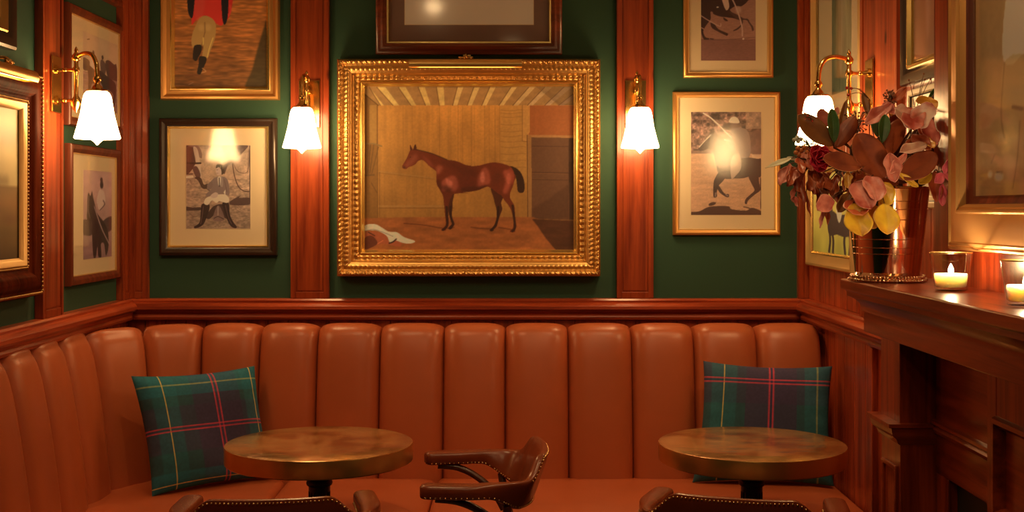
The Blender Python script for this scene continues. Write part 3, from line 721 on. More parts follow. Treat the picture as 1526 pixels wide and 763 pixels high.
shade(z1([(620, 600), (760, 640), (858, 670), (858, 720), (740, 700), (640, 640)]), (78, 30, 12), .5, 4); shade(z3([(740, 80), (858, 70), (858, 230), (740, 225)]), (84, 30, 14), .45, 5)
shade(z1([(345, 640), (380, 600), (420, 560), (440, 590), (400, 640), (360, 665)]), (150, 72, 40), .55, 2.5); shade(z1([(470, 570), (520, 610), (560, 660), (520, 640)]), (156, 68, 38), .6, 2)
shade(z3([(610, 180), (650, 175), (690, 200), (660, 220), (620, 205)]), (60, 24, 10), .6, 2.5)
c.line(z1([(430, 530), (530, 555), (600, 582), (650, 604)]), 1.6, (58, 24, 10), .8)
for q in ([(648, 330), (650, 400), (652, 465), (622, 498)], [(676, 330), (678, 400), (695, 455), (672, 488)]): c.line(z3(q), 3.4, (46, 20, 10), .85)
for q in ([(258, 330), (254, 400), (238, 460), (208, 500)], [(360, 320), (370, 400), (377, 480), (358, 508)]): c.line(z4(q), 3.4, (44, 20, 10), .85)
c.ell(*z1([(343, 660)])[0], 3, 2.4, (60, 34, 22), .8, 1); c.ell(*z1([(386, 585)])[0], .9, .9, (30, 14, 8), 1, .5)
c.noise(2.2, 2.2, .04, 12)
horse_cv = c

# ornate gilded frame, carved bands as real relief
def ornate(o, w, h):
    prof = [(0, .0), (0, .064), (.004, .074), (.010, .082), (.018, .080), (.024, .070), (.029, .064), (.034, .066), (.040, .070), (.046, .068), (.050, .064), (.054, .063), (.058, .060), (.062, .046), (.068, .038), (.074, .038), (.080, .042), (.085, .038), (.088, .032), (.092, .031)]
    P = []
    for (a, b), (c_, d_) in zip(prof[:-1], prof[1:]):
        k = max(1, int(math.hypot(c_-a, d_-b) / .0025)) if a >= 0 and b > .02 else 1
        for j in range(k): P.append((a + (c_-a)*j/k, b + (d_-b)*j/k))
    P.append(prof[-1])
    def relief(d, s):
        r = 0
        if .002 < d < .026:    # leafy outer ridge
            q = (d - .014) / .012; e = max(0, 1 - q*q); ph = s / .021 * 2*PI + q * 1.6
            r += .0026 * e * math.sin(ph) + .0024 * e * math.sin(2.0*ph + 4*q) * math.sin(.31*ph) + .0016 * e * math.sin(3.3*ph - 7*q)
        if .030 < d < .048:
            q = (d - .039) / .009; e = max(0, 1 - q*q); ph = s / .019 * 2*PI + 1.2*q; r += .0018 * e * math.sin(ph) + .0018 * e * math.sin(2*ph + 4*q)
        if .066 < d < .087:    # egg and dart like inner band
            q = (d - .0765) / .0105; e = max(0, 1 - q*q); ph = s / .0235 * 2*PI
            r += .0026 * e * (abs(math.sin(ph/2 + .9*q*q)) * 2 - 1) + .0014 * e * math.sin(3*ph)
        return r
    m = MB(); step = .0028
    for side in range(4):
        Ls = w if side % 2 == 0 else h; n = int(Ls / step); rows = []
        for i in range(n + 1):
            s = Ls * i / n; row = []
            for d, z in P:
                ss = min(max(s, d), Ls - d); edge = min(1, min(ss - d, Ls - d - ss) / .006)
                z2_ = z + relief(d, ss - Ls / 2) * edge
                if side == 0: p = (ss, d, z2_)
                elif side == 1: p = (w - d, ss, z2_)
                elif side == 2: p = (w - ss, h - d, z2_)
                else: p = (d, h - ss, z2_)
                row.append(p)
            rows.append(row)
        m.grid(rows)
    return m.build('gilded_moulding', M_gold, o, smooth=70)
B = bb(503, 88.5, 894.5, 411.5, .05); w, h = B[2] - B[0], B[3] - B[1]
o = empty('framed_painting', mat=place('back', B[0], B[1]), label='large oil painting of a bay horse in a stable in an ornate carved gold frame', cat='painting')
ornate(o, w, h)
m = MB(); ring_mesh(m, w, h, [(.091, .032), (.0915, .036), (.095, .038), (.098, .036), (.100, .031), (.108, .022), (.1085, .012)]); m.build('gold_liner', M_gold_bright, o, smooth=35)
MB().box(.004, .004, 0, w - .004, h - .004, .012).build('backing_board', M_chair_wood, o)
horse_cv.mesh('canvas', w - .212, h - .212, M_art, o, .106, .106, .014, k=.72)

# picture lights
def picture_light(wall, uc, vc, n, length, r, label, reach, knob=False):
    o = empty('picture_light', mat=place(wall, uc, vc), label=label, cat='picture light')
    m = MB(); rows = []                                     # half-round hood, open underneath
    for i, x in enumerate((-length/2, length/2)):
        rows.append([(x, r * math.sin(a), n + r * math.cos(a)) for a in [math.radians(-35 + 250 * k / 24) for k in range(25)]])
    m.grid(rows)
    for x in (-length/2, length/2): 
        b = len(m.v); m.v += [(x, r*math.sin(math.radians(-35 + 250*k/24)), n + r*math.cos(math.radians(-35 + 250*k/24))) for k in range(25)]; m.f.append(tuple(range(b, b + 25)))
    hood = m.build('hood', M_hood, o, smooth=50); sd = hood.modifiers.new('s', 'SOLIDIFY'); sd.thickness = .0012
    m = MB(); m.tube([(-length*.42, -.001, n), (length*.42, -.001, n)], r*.38, 12); m.build('lamp_tube', M_tube, o, smooth=60)
    m = MB(); m.tube(cr([(0, r, n), (0, r + .018, n - .01), (0, r + .02, n*.5), (0, reach, .012)], 5), .005, 10); m.build('arm', M_brass, o, smooth=60)
    m = MB(); m.sphere((0, r + .006, n), .010, 14, 8); m.sphere((-.022, r + .006, n), .006, 10, 6); m.sphere((.022, r + .006, n), .006, 10, 6); m.tube([(-.03, r+.006, n), (.03, r+.006, n)], .004, 8); m.build('swivel', M_brass, o, smooth=60)
    m = MB(); m.tube([(0, reach, 0), (0, reach, .014)], .016, 20); m.build('wall_mount', M_brass, o, smooth=40)
    return o
D_ = (YB - .135) / F
picture_light('back', (694 - CXP) * D_, EYE + (CYP - 96) * D_, .135, 168 * D_, .0215, 'slim brass picture light above the stable horse painting', .055)

# ---- red-coated rider --------------------------------------------------------
c = Canvas(147, -500, 800, 612, 140, 236, (158, 84, 32))
c.I *= (1.05 - .35 * ((c.Y - 150) / 460).clip(0, 1))[..., None]; c.noise(120, 16, .16, 1); c.noise(60, 9, .14, 2); c.noise(30, 7, .08, 22)
c.poly([(800, 80), (770, 180), (730, 330), (695, 480), (650, 620), (810, 640), (810, 60)], (62, 42, 18), .9, soft=5); c.noise(40, 14, .10, 3)
c.poly([(255, -180), (300, -330), (400, -350), (500, -300), (560, -150), (545, 40), (505, 100), (490, 0), (280, 30), (262, -20)], (196, 40, 28))
c.ell(400, -400, 60, 70, (60, 34, 20)); 
c.poly([(278, -150), (490, -150), (500, 20), (488, 130), (440, 118), (380, 62), (320, 70), (272, 130), (270, 60)], (206, 44, 30)); c.poly([(290, -60), (360, -80), (350, 60), (300, 90)], (228, 66, 44), .6, soft=9)
c.poly([(240, -160), (290, -140), (285, 10), (272, 80), (250, 50), (240, -20)], (26, 22, 22)); c.poly([(480, -140), (525, -120), (528, 0), (520, 90), (500, 130), (484, 60)], (26, 22, 22)); c.line([(540, -20), (545, 20), (530, 60)], 12, (220, 60, 40), .9)
c.poly([(300, 130), (330, 75), (380, 62), (430, 100), (442, 160), (432, 240), (405, 320), (380, 390), (345, 380), (352, 300), (335, 290), (290, 320), (268, 270), (275, 200)], (172, 118, 54))
c.ell(338, 150, 30, 38, (190, 136, 66), .7, .6); c.ell(386, 150, 30, 38, (190, 136, 66), .7, .6); c.line([(362, 110), (364, 190)], 5, (104, 58, 24), .7); c.line([(362, 190), (350, 250), (340, 290)], 6, (120, 70, 30), .8)
c.line([(352, 230), (350, 280)], 8, (232, 178, 76), .7); c.line([(420, 230), (395, 310), (380, 380)], 6, (228, 168, 70), .8)
c.poly([(290, 290), (335, 285), (340, 330), (318, 380), (300, 410), (278, 390), (280, 340)], (36, 24, 16)); c.poly([(325, 375), (372, 380), (370, 420), (348, 470), (330, 512), (308, 500), (318, 440)], (36, 24, 16))
c.line([(345, 465), (370, 488), (340, 500)], 6, (190, 126, 66), .9); c.line([(225, 520), (290, 516), (320, 522)], 7, (112, 54, 24), .9); c.line([(250, 590), (280, 575)], 6, (176, 112, 80), .5)
GOLDW = [('moulding', M_gold_soft, [(0, 0), (0, .030), (.004, .036), (.012, .038), (.018, .034), (.024, .026), (.034, .024), (.038, .026), (.040, .028)]), ('inner_fillet', M_gold_bright, [(.040, .028), (.045, .029), (.048, .024), (.054, .018), (.057, .010)])]
B = bb(239, -105, 415.5, 148.5, .03); L_ = loc_(B, 260.8, -100, 397.7, 128.3, .02)
w_, h_ = B[2] - B[0], B[3] - B[1]
framed('back', *B, GOLDW, 'gold framed painting of a rider in a red coat seen from behind', cat='painting', pic=(.054, .054, w_ - .054, h_ - .054), cv=c, glass=False, name='framed_painting')

# ---- seated man between two horses --------------------------------------------
c = Canvas(42, 62, 562, 740, 150, 196, (172, 124, 84))
c.I *= (1.0 - .18 * ((c.Y - 340) / 300).clip(0, 1))[..., None]; c.noise(60, 26, .10, 1); c.noise(18, 9, .14, 2, (c.Y > 330)); c.noise(10, 7, .08, 3)
dk = (66, 38, 28)
c.poly([(42, 62), (120, 62), (125, 130), (120, 215), (100, 250), (42, 290)], dk, .95); c.poly([(60, 70), (130, 62), (165, 110), (172, 165), (150, 160), (120, 90)], (128, 84, 62)); c.poly([(100, 80), (140, 110), (165, 300), (158, 330), (130, 320), (100, 250), (120, 200)], (196, 150, 108), .9)
c.poly([(95, 250), (130, 235), (160, 300), (150, 330), (125, 325)], (92, 56, 42)); c.line([(42, 205), (100, 210), (160, 208)], 14, (40, 22, 18)); c.line([(42, 322), (95, 318)], 16, (206, 168, 124)); c.line([(42, 298), (95, 296)], 8, (54, 32, 24))
c.poly([(110, 325), (160, 325), (185, 380), (215, 375), (222, 400), (190, 418), (165, 400), (140, 350)], dk)
c.line([(190, 405), (225, 425), (250, 445)], 6, dk)
c.poly([(340, 62), (530, 62), (520, 100), (470, 150), (440, 175), (395, 215), (372, 245), (350, 300), (335, 250), (330, 190), (350, 130)], (84, 54, 40)); c.poly([(340, 150), (400, 120), (400, 190), (360, 230)], (52, 32, 24), .7); c.line([(500, 95), (470, 120), (430, 150)], 8, (150, 108, 76), .6)
c.line([(555, 70), (556, 300), (556, 500)], 7, (54, 34, 26)); c.line([(415, 190), (430, 300), (460, 390), (500, 430), (548, 440)], 7, dk); c.line([(425, 190), (440, 250), (480, 285), (540, 270), (552, 100)], 4, dk, .8); c.line([(545, 90), (540, 290)], 3, dk, .7)
c.poly([(42, 560), (100, 568), (160, 565), (160, 588), (100, 592), (42, 590)], (62, 40, 30), .9); c.poly([(395, 520), (440, 490), (485, 470), (470, 490), (558, 488), (558, 540), (480, 550), (400, 545)], (74, 46, 34), .9)
for q in ([(42, 370), (70, 340), (90, 380)], [(430, 560), (470, 600), (520, 610)], [(450, 540), (500, 580), (556, 590)], [(60, 600), (100, 640), (140, 630)]): c.line(q, 3, (90, 58, 42), .6)
# man
c.poly([(205, 640), (260, 560), (330, 540), (360, 580), (370, 660), (300, 610), (230, 660)], (56, 34, 26), .9)
c.poly([(170, 540), (230, 545), (225, 600), (195, 680), (170, 715), (120, 735), (108, 722), (150, 690), (160, 620)], (48, 30, 24)); c.poly([(335, 530), (385, 530), (395, 620), (420, 680), (450, 720), (440, 735), (405, 720), (380, 680), (350, 600)], (48, 30, 24))
c.line([(182, 560), (172, 640), (160, 700)], 5, (120, 82, 60), .7); c.line([(360, 550), (385, 650), (410, 700)], 5, (120, 82, 60), .7)
c.poly([(260, 640), (290, 560), (315, 560), (350, 640), (340, 675), (270, 675)], (120, 82, 62), .9); c.line([(268, 655), (300, 640), (345, 660)], 5, (40, 26, 20), .9); c.line([(300, 560), (300, 630)], 6, (180, 140, 104), .8)
c.poly([(188, 520), (205, 490), (260, 470), (330, 455), (375, 475), (390, 510), (370, 530), (310, 515), (290, 530), (250, 510), (220, 545), (192, 540)], (212, 176, 134))
c.poly([(250, 345), (290, 320), (345, 318), (375, 340), (390, 400), (388, 470), (350, 460), (270, 465), (215, 480), (205, 455), (245, 420), (240, 375)], (124, 90, 70)); c.poly([(212, 385), (250, 355), (255, 400), (225, 425)], (116, 84, 66)); c.poly([(318, 325), (335, 325), (338, 400), (310, 380)], (160, 124, 96), .6)
c.poly([(298, 322), (322, 322), (318, 380), (308, 395), (300, 370)], (214, 182, 142)); c.line([(310, 328), (311, 395)], 7, (42, 26, 22)); c.line([(350, 340), (372, 440)], 4, (84, 58, 44), .8)
c.poly([(240, 470), (275, 445), (300, 455), (290, 485), (255, 490)], (186, 142, 106)); c.poly([(345, 445), (360, 420), (360, 470)], (214, 184, 144))
c.poly([(282, 260), (290, 232), (320, 228), (330, 260), (325, 295), (300, 306), (286, 290)], (190, 142, 106)); c.poly([(285, 250), (288, 222), (320, 214), (345, 232), (350, 280), (330, 302), (325, 262), (305, 240)], (42, 26, 20)); c.line([(288, 262), (298, 262)], 3, (60, 36, 26)); c.line([(290, 290), (302, 290)], 2.5, (110, 64, 48))
DARKF = [('moulding', M_black_frame, [(0, 0), (0, .026), (.006, .034), (.014, .036), (.022, .030), (.030, .024), (.034, .023)]), ('gold_fillet', M_gold_bright, [(.033, .018), (.034, .024), (.040, .025), (.043, .018), (.043, .013)])]
B = bb(236.5, 176, 412, 381, .03); L_ = loc_(B, 277.5, 216.5, 373.2, 340.8, .012)
framed('back', *B, DARKF, 'dark framed sepia photograph of a seated man in riding boots between horses', cat='photograph', mat_in=1, pic=L_, cv=c, group='framed sporting photographs')

# ---- top centre print ------------------------------------------------------------
c = Canvas(272, -400, 1245, 185, 150, 90, (212, 152, 92)); c.noise(200, 60, .04, 1)
for x in (680, 890, 520, 760): 
    c.line([(x, -140), (x + 6, -60), (x - 4, 0)], 16, (86, 50, 30)); c.poly([(x - 14, -4), (x + 8, -8), (x + 12, 8), (x - 12, 8)], (60, 34, 22), .8)
c.poly([(500, -300), (700, -330), (900, -290), (930, -180), (860, -120), (600, -130), (480, -180)], (112, 62, 36))
WAL = [('moulding', M_walnut, [(0, 0), (0, .022), (.004, .026), (.016, .028), (.026, .034), (.032, .036), (.038, .032), (.044, .026), (.046, .024)]), ('gold_fillet', M_gold_bright, [(.045, .018), (.046, .024), (.053, .024), (.057, .016), (.057, .012)])]
B = bb(559.5, -190, 837.8, 80.5, .03); L_ = loc_(B, 603.5, -145, 794.7, 36.4, .012)
framed('back', *B, WAL, 'walnut framed print with wide taupe mount hanging above the stable horse painting', cat='print', k=.2, mat_in=1, mat_m=M_brownmat, pic=L_, cv=c, group='framed sporting prints')

# ---- polo photographs ----------------------------------------------------------
GOLDN = [('moulding', M_gold_soft, [(0, 0), (0, .018), (.003, .022), (.010, .024), (.016, .020), (.020, .019)]), ('inner_fillet', M_gold_pale, [(.020, .019), (.023, .020), (.0255, .016), (.0255, .012)])]
c = Canvas(22, 32, 505, 742, 132, 194, (182, 122, 76))
c.noise(50, 14, .06, 1); m_ = (c.Y < 318)
c.rect(22, 32, 505, 305, (112, 72, 50)); c.noise(24, 22, .55, 5, m_); c.noise(9, 9, .30, 6, m_); c.rect(400, 32, 505, 150, (176, 128, 86), .6); c.rect(22, 300, 505, 320, (120, 78, 54)); c.noise(6, 3, .07, 9)
c.poly([(430, 180), (505, 170), (505, 320), (440, 320)], (110, 70, 50), .8); c.rect(440, 325, 505, 355, (204, 150, 100), .8)
dk = (58, 34, 26)
c.poly([(22, 720), (80, 715), (130, 690), (180, 680), (280, 680), (300, 700), (400, 710), (440, 690), (505, 715), (505, 742), (22, 742)], (74, 44, 30)); c.poly([(145, 665), (170, 652), (195, 655), (180, 672), (150, 678)], (74, 44, 30)); c.line([(385, 685), (410, 690), (438, 700)], 8, (80, 48, 34))
c.poly([(75, 282), (95, 250), (130, 215), (165, 180), (180, 170), (200, 185), (240, 210), (280, 240), (330, 330), (420, 345), (480, 355), (505, 360), (505, 470), (470, 480), (420, 478), (380, 488), (320, 490), (260, 492), (215, 462), (200, 420), (188, 350), (170, 300), (150, 275), (120, 295), (95, 300), (78, 298)], dk)
c.line([(80, 275), (110, 240), (160, 190)], 7, (206, 158, 112), .9); c.line([(165, 180), (180, 165), (200, 210)], 8, dk); c.line([(178, 185), (200, 215), (230, 240)], 5, (196, 148, 106), .6); c.line([(140, 290), (170, 330), (190, 380)], 3, (196, 148, 106), .6)
c.poly([(215, 450), (262, 470), (240, 510), (212, 540), (200, 585), (202, 610), (186, 622), (176, 605), (178, 520), (190, 485)], dk); c.poly([(190, 525), (212, 535), (250, 590), (282, 598), (280, 618), (255, 612), (215, 580)], dk)
c.poly([(418, 470), (480, 470), (490, 520), (497, 570), (460, 600), (415, 640), (405, 665), (392, 660), (398, 630), (430, 600), (458, 570), (440, 530)], dk); c.poly([(495, 500), (505, 500), (505, 690), (497, 680), (500, 600)], dk)
c.line([(192, 590), (190, 612)], 10, (190, 142, 104), .5); c.line([(262, 600), (275, 608)], 10, (190, 142, 104), .5)
c.poly([(300, 150), (330, 140), (395, 150), (425, 200), (430, 320), (400, 350), (340, 340), (300, 300), (270, 230)], (126, 90, 68)); c.poly([(310, 330), (360, 330), (365, 420), (330, 470), (300, 490), (295, 400)], (160, 116, 82)); c.ell(318, 122, 26, 30, (112, 72, 52)); c.poly([(285, 105), (295, 75), (325, 66), (348, 85), (350, 110)], (220, 176, 128)); c.line([(108, 42), (160, 75), (240, 150), (300, 210)], 9, (208, 160, 116)); c.line([(250, 225), (300, 235)], 8, (190, 142, 104))
B = bb(1003, 136.5, 1163.5, 350.5, .024); L_ = loc_(B, 1029.8, 166.9, 1134.2, 320.4, .012)
polo = framed('back', *B, GOLDN, 'gold framed sepia photograph of a polo rider on a dark horse galloping left', cat='photograph', mat_in=1, pic=L_, cv=c, group='framed sporting photographs', gm=M_glass_soft, tilt=.0135)

c = Canvas(157, -480, 675, 575, 104, 212, (150, 92, 62))
c.rect(157, 372, 675, 575, (126, 74, 52)); c.rect(157, -480, 675, -80, (124, 84, 60)); c.noise(70, 30, .35, 5, (c.Y < -80)); c.noise(20, 6, .06, 1); c.line([(157, 376), (420, 374), (675, 352)], 6, (92, 52, 38), .6); dk = (58, 32, 24)
c.poly([(157, -120), (300, -160), (420, -100), (560, -140), (640, -60), (600, 10), (540, 60), (480, 60), (400, 110), (300, 130), (250, 110), (250, 180), (215, 230), (185, 270), (157, 270)], dk)
c.poly([(157, 180), (210, 200), (195, 260), (180, 300), (200, 350), (235, 362), (230, 374), (190, 374), (170, 340), (157, 280)], dk); c.line([(245, 366), (275, 370)], 9, dk)
c.poly([(250, 215), (290, 235), (320, 275), (385, 305), (412, 318), (405, 338), (380, 330), (320, 300), (262, 265)], dk)
c.poly([(270, 120), (330, 155), (400, 165), (470, 175), (520, 190), (500, 150), (440, 110), (400, 60)], dk); c.poly([(370, 165), (412, 195), (400, 202), (375, 190)], dk)
c.poly([(420, 110), (500, 140), (560, 175), (600, 180), (620, 215), (650, 255), (655, 288), (640, 290), (630, 255), (605, 215), (590, 195), (555, 190), (550, 225), (520, 270), (480, 292), (460, 290), (500, 265), (535, 230), (520, 195), (480, 170)], (76, 44, 32))
c.ell(510, 95, 34, 42, (176, 122, 88), .9, .5); c.poly([(350, -40), (400, -30), (425, 60), (400, 100), (375, 60)], (190, 138, 98)); c.line([(440, -30), (480, 50), (520, 160), (545, 260), (548, 340)], 12, (186, 132, 96)); c.ell(557, 368, 12, 10, (216, 164, 120), 1, .4); c.line([(157, 148), (230, 195), (335, 250), (345, 225)], 9, (180, 124, 90)); c.line([(157, 260), (185, 275)], 8, (180, 124, 90)); c.ell(315, 70, 13, 7, (214, 170, 126)); c.poly([(460, -20), (540, 20), (590, 10), (600, -40)], dk)
B = bb(1019, -105, 1153, 115.5, .024); L_ = loc_(B, 1044.7, -76, 1126, 90.4, .012)
framed('back', *B, GOLDN, 'gold framed sepia photograph of polo ponies legs and a mallet', cat='photograph', mat_in=1, pic=L_, cv=c, group='framed sporting photographs')

# ---- left wall --------------------------------------------------------------------
def side_v(py, Y): return EYE + (CYP - py) * Y / F
BROWN = [('moulding', M_cherry, [(0, 0), (0, .020), (.004, .026), (.014, .028), (.022, .024), (.028, .020), (.032, .018)]), ('gilt_slip', M_gold_pale, [(.031, .014), (.032, .018), (.035, .018), (.036, .012)])]
# lower: rider looking out from a standing horse
c = Canvas(400, 40, 528, 468, 90, 92, (176, 120, 92), ss=3)
c.I *= (1.08 - .25 * ((c.Y - 100) / 350).clip(0, 1))[..., None]; c.rect(400, 385, 528, 468, (150, 98, 78)); c.noise(18, 30, .05, 1); dk = (62, 34, 28)
c.poly([(400, 280), (440, 290), (440, 350), (400, 345)], (70, 42, 34), .9); c.poly([(485, 290), (528, 265), (528, 330), (490, 340)], (74, 44, 36), .9)
c.poly([(418, 190), (422, 150), (432, 165), (438, 140), (442, 165), (452, 210), (462, 250), (490, 290), (510, 340), (512, 420), (500, 458), (492, 400), (478, 400), (480, 460), (466, 460), (462, 410), (455, 460), (445, 460), (440, 400), (438, 330), (440, 290), (424, 285), (416, 270), (418, 230)], dk)
c.line([(448, 215), (480, 320), (515, 400)], 4, (190, 140, 110), .8); c.line([(425, 165), (422, 230), (430, 270)], 3, (150, 104, 84), .7)
c.poly([(458, 190), (468, 140), (480, 132), (492, 145), (498, 190), (486, 215), (480, 232), (466, 228), (462, 205)], (200, 150, 118)); c.ell(481, 108, 9, 22, (66, 36, 30), 1, .3); c.ell(480, 84, 7, 14, (80, 40, 32), 1, .3); c.line([(488, 185), (494, 205), (474, 232)], 5, (110, 70, 56))
XF = XL + .028
y0, y1 = XF * F / (107.5 - CXP), XF * F / (181.5 - CXP); va, vb = side_v(427, y0), side_v(213, y0)
P0, P1 = (XL + .013) * F / (124 - CXP), (XL + .013) * F / (166.5 - CXP)
framed('left', y0, va, y1, vb, BROWN, 'lower brown framed sepia photograph of a rider on a standing horse', cat='photograph', mat_in=1,
       pic=(P0 - y0, side_v(387, P0) - va, P1 - y0, side_v(253, P0) - va), cv=c, group='framed sporting photographs')
# upper
c = Canvas(0, 0, 323, 740, 96, 120, (196, 142, 92)); c.noise(60, 80, .04, 1); dk = (84, 48, 36)
c.poly([(0, 268), (55, 275), (58, 340), (40, 382), (0, 375)], dk, .95); c.poly([(205, 230), (240, 200), (290, 225), (313, 220), (323, 400), (250, 420), (215, 340)], dk, .95); c.rect(0, 395, 323, 740, (150, 98, 72)); c.noise(40, 16, .12, 4, (c.Y > 395))
c.ell(93, 180, 11, 26, (70, 38, 28), 1, .4); c.poly([(70, 215), (98, 205), (120, 240), (125, 330), (105, 380), (72, 360), (66, 280)], (204, 156, 112), .9); c.ell(178, 195, 12, 28, (70, 38, 28), 1, .4); c.poly([(160, 230), (185, 222), (205, 260), (205, 350), (170, 370), (158, 300)], (90, 54, 42), .9)
c.poly([(40, 330), (90, 340), (130, 380), (150, 480), (140, 620), (120, 620), (118, 520), (80, 500), (60, 620), (45, 620), (48, 460)], dk); c.poly([(150, 340), (230, 380), (300, 420), (310, 520), (296, 650), (280, 650), (276, 540), (210, 520), (200, 650), (184, 650), (180, 500), (150, 440)], (70, 40, 32)); c.line([(40, 70), (58, 58)], 8, (90, 54, 30), .9)
y0, y1 = XF * F / (105 - CXP), XF * F / (186.5 - CXP); va, vb = side_v(186, y0), side_v(2.5, y0)
P0, P1 = (XL + .013) * F / (123.8 - CXP), (XL + .013) * F / (174.8 - CXP)
framed('left', y0, va, y1, vb, BROWN, 'upper brown framed sepia photograph of riders behind the left wall lamp', cat='photograph', mat_in=1,
       pic=(P0 - y0, .085, P1 - y0, side_v(46, P0) - va), cv=c, group='framed sporting photographs')
c = Canvas(0, 0, 10, 10, 12, 12, (150, 110, 80)); c.noise(3, 3, .2, 1)
y0, y1 = XF * F / (106 - CXP), XF * F / (187 - CXP)
framed('left', y0, 2.318, y1, 2.76, BROWN, 'brown frame corner at the top edge, above the riders photograph', cat='photograph', mat_in=1, pic=(.12, .12, y1 - y0 - .12, .33), cv=c, group='framed sporting photographs')
# big landscape in beaded frame
c = Canvas(0, 0, 100, 60, 120, 100, (168, 124, 62)); c.I *= (1.12 - .28 * (c.Y / 60))[..., None]
c.rect(0, 31, 100, 60, (112, 72, 28)); c.put(np.clip((c.Y - 30) / 8, 0, 1) * np.clip((48 - c.Y) / 10, 0, 1), (132, 74, 30), .6); c.put(np.clip((c.Y - 46) / 14, 0, 1), (58, 36, 16), .8); c.noise(22, 6, .12, 1); c.noise(30, 9, .06, 2)
for x in (84, 88, 80, 62, 30, 25, 12): c.ell(x, 29, 4.2, 3.6, (104, 68, 28), .55, 1.)
c.ell(92, 44, 10, 3, (92, 48, 20), .6, .8)
def beads(o, w, h, d, z, step, r, name, mat):
    m = MB()
    for (ax, ay, bx, by_) in ((d, d, w - d, d), (w - d, d, w - d, h - d), (w - d, h - d, d, h - d), (d, h - d, d, d)):
        Ls = math.hypot(bx - ax, by_ - ay); n = int(Ls / step)
        for i in range(n):
            t = (i + .5) / n; m.sphere((ax + (bx-ax)*t, ay + (by_-ay)*t, z), r, 6, 4)
    return m.build(name, mat, o, smooth=180)
XB = XL + .045
y1 = XB * F / (64 - CXP); y0 = y1 - 1.05; va, vb = side_v(441, XB * F / (56 - CXP)), side_v(112, y1)
BIG = [('moulding', M_walnutY, [(0, 0), (0, .036), (.006, .044), (.014, .044), (.020, .042), (.026, .046), (.036, .052), (.050, .054), (.064, .050), (.074, .042), (.080, .034), (.090, .030)]), ('inner_gilt', M_gold_pale, [(.100, .031), (.104, .034), (.118, .028), (.128, .016)]), ('bead_bed', M_walnut, [(.090, .030), (.094, .026), (.100, .031)])]
big = framed('left', y0, va, y1, vb, BIG, 'large landscape painting in a dark beaded wooden frame under a brass picture light', cat='painting', pic=(.125, .125, 1.05 - .125, vb - va - .125), cv=c, glass=False, name='framed_painting', k=.75)
beads(big, 1.05, vb - va, .009, .046, .0135, .0055, 'outer_beading', M_brass_dark); beads(big, 1.05, vb - va, .095, .032, .0115, .0046, 'inner_beading', M_brass_dark)
yc = 3.81 - .17
picture_light('left', yc, 1.905, .120, .34, .024, 'brass picture light over the left landscape painting', .02 + .03)
c = Canvas(0, 0, 10, 10, 16, 16, (90, 66, 40)); c.noise(3, 3, .3, 1)
y1 = (XL + .03) * F / (25 - CXP)
GD = [('moulding', M_black_frame, [(0, 0), (0, .028), (.008, .034), (.03, .032), (.045, .024), (.05, .022)]), ('gold_liner', M_gold_bright, [(.05, .022), (.055, .026), (.09, .018), (.10, .012)])]
framed('left', y1 - .7, 2.005, y1, 2.6, GD, 'dark and gold frame corner at the top left, above the picture light', cat='picture', pic=(.1, .1, .6, .5), cv=c, glass=True)

# ---- right wall -------------------------------------------------------------------
XG = XR - .03
def yr2(px): return XG * F / (px - CXP)
PALE = [('moulding', M_gold_pale, [(0, 0), (0, .024), (.005, .032), (.014, .034), (.028, .026), (.044, .020), (.050, .020)]), ('inner_fillet', M_gold_bright, [(.050, .020), (.054, .022), (.060, .016), (.062, .012)])]
ya, yb_ = yr2(1208), yr2(1281)
c = Canvas(0, 0, 100, 160, 80, 110, (104, 92, 54)); c.noise(20, 24, .18, 1); c.noise(6, 18, .14, 2); c.poly([(30, 20), (60, 10), (70, 60), (60, 120), (40, 140), (30, 80)], (132, 112, 74), .6, soft=3); c.line([(48, 20), (52, 90), (46, 140)], 4, (160, 132, 92), .5)
p0, p1 = yr2(1233), yr2(1262); Bu0, Bu1 = -ya, -yb_
framed('right', Bu0, 1.80, Bu1, 2.62, PALE, 'pale gilt framed print hanging behind the right wall lamp', cat='print', mat_in=1, pic=(-p0 - Bu0, side_v(142, p0) - 1.80, -p1 - Bu0, .74), cv=c, group='framed sporting prints', k=.62)
c = Canvas(0, 0, 100, 100, 100, 100, (196, 160, 62)); c.put(np.clip((c.Y - 40) / 60, 0, 1), (150, 132, 50), .7); c.noise(14, 30, .10, 1); c.put(np.clip((60 - c.Y) / 60, 0, 1), (216, 178, 92), .5)
dk = (56, 40, 34)
c.poly([(40, 62), (44, 52), (54, 48), (66, 52), (82, 52), (96, 54), (100, 66), (96, 76), (80, 78), (64, 76), (50, 78), (42, 74)], dk)
for q in ([(45, 72), (47, 84), (44, 97)], [(52, 74), (55, 84), (54, 98)], [(84, 74), (82, 84), (84, 97)], [(94, 72), (96, 84), (94, 98)]): c.line(q, 5, dk)
c.poly([(62, 40), (74, 40), (76, 52), (70, 62), (64, 54)], (190, 166, 118)); c.poly([(44, 58), (36, 44), (40, 34), (50, 40), (54, 52)], dk)
ya, yb_ = yr2(1200.5), yr2(1269)
framed('right', -ya, 1.268, -yb_, 1.70, PALE, 'small pale gilt framed painting of a dark horse behind the vase', cat='painting', pic=(.06, .06, ya - yb_ - .06, .372), cv=c, glass=False, name='framed_painting', k=.7)
ya = yr2(1342.5)
c = Canvas(0, 0, 100, 160, 50, 90, (150, 76, 40)); c.noise(30, 40, .10, 1); c.line([(42, 20), (46, 90)], 10, (96, 52, 28), .7); c.poly([(46, 60), (60, 60), (64, 130), (50, 140)], (176, 110, 70), .6, soft=3)
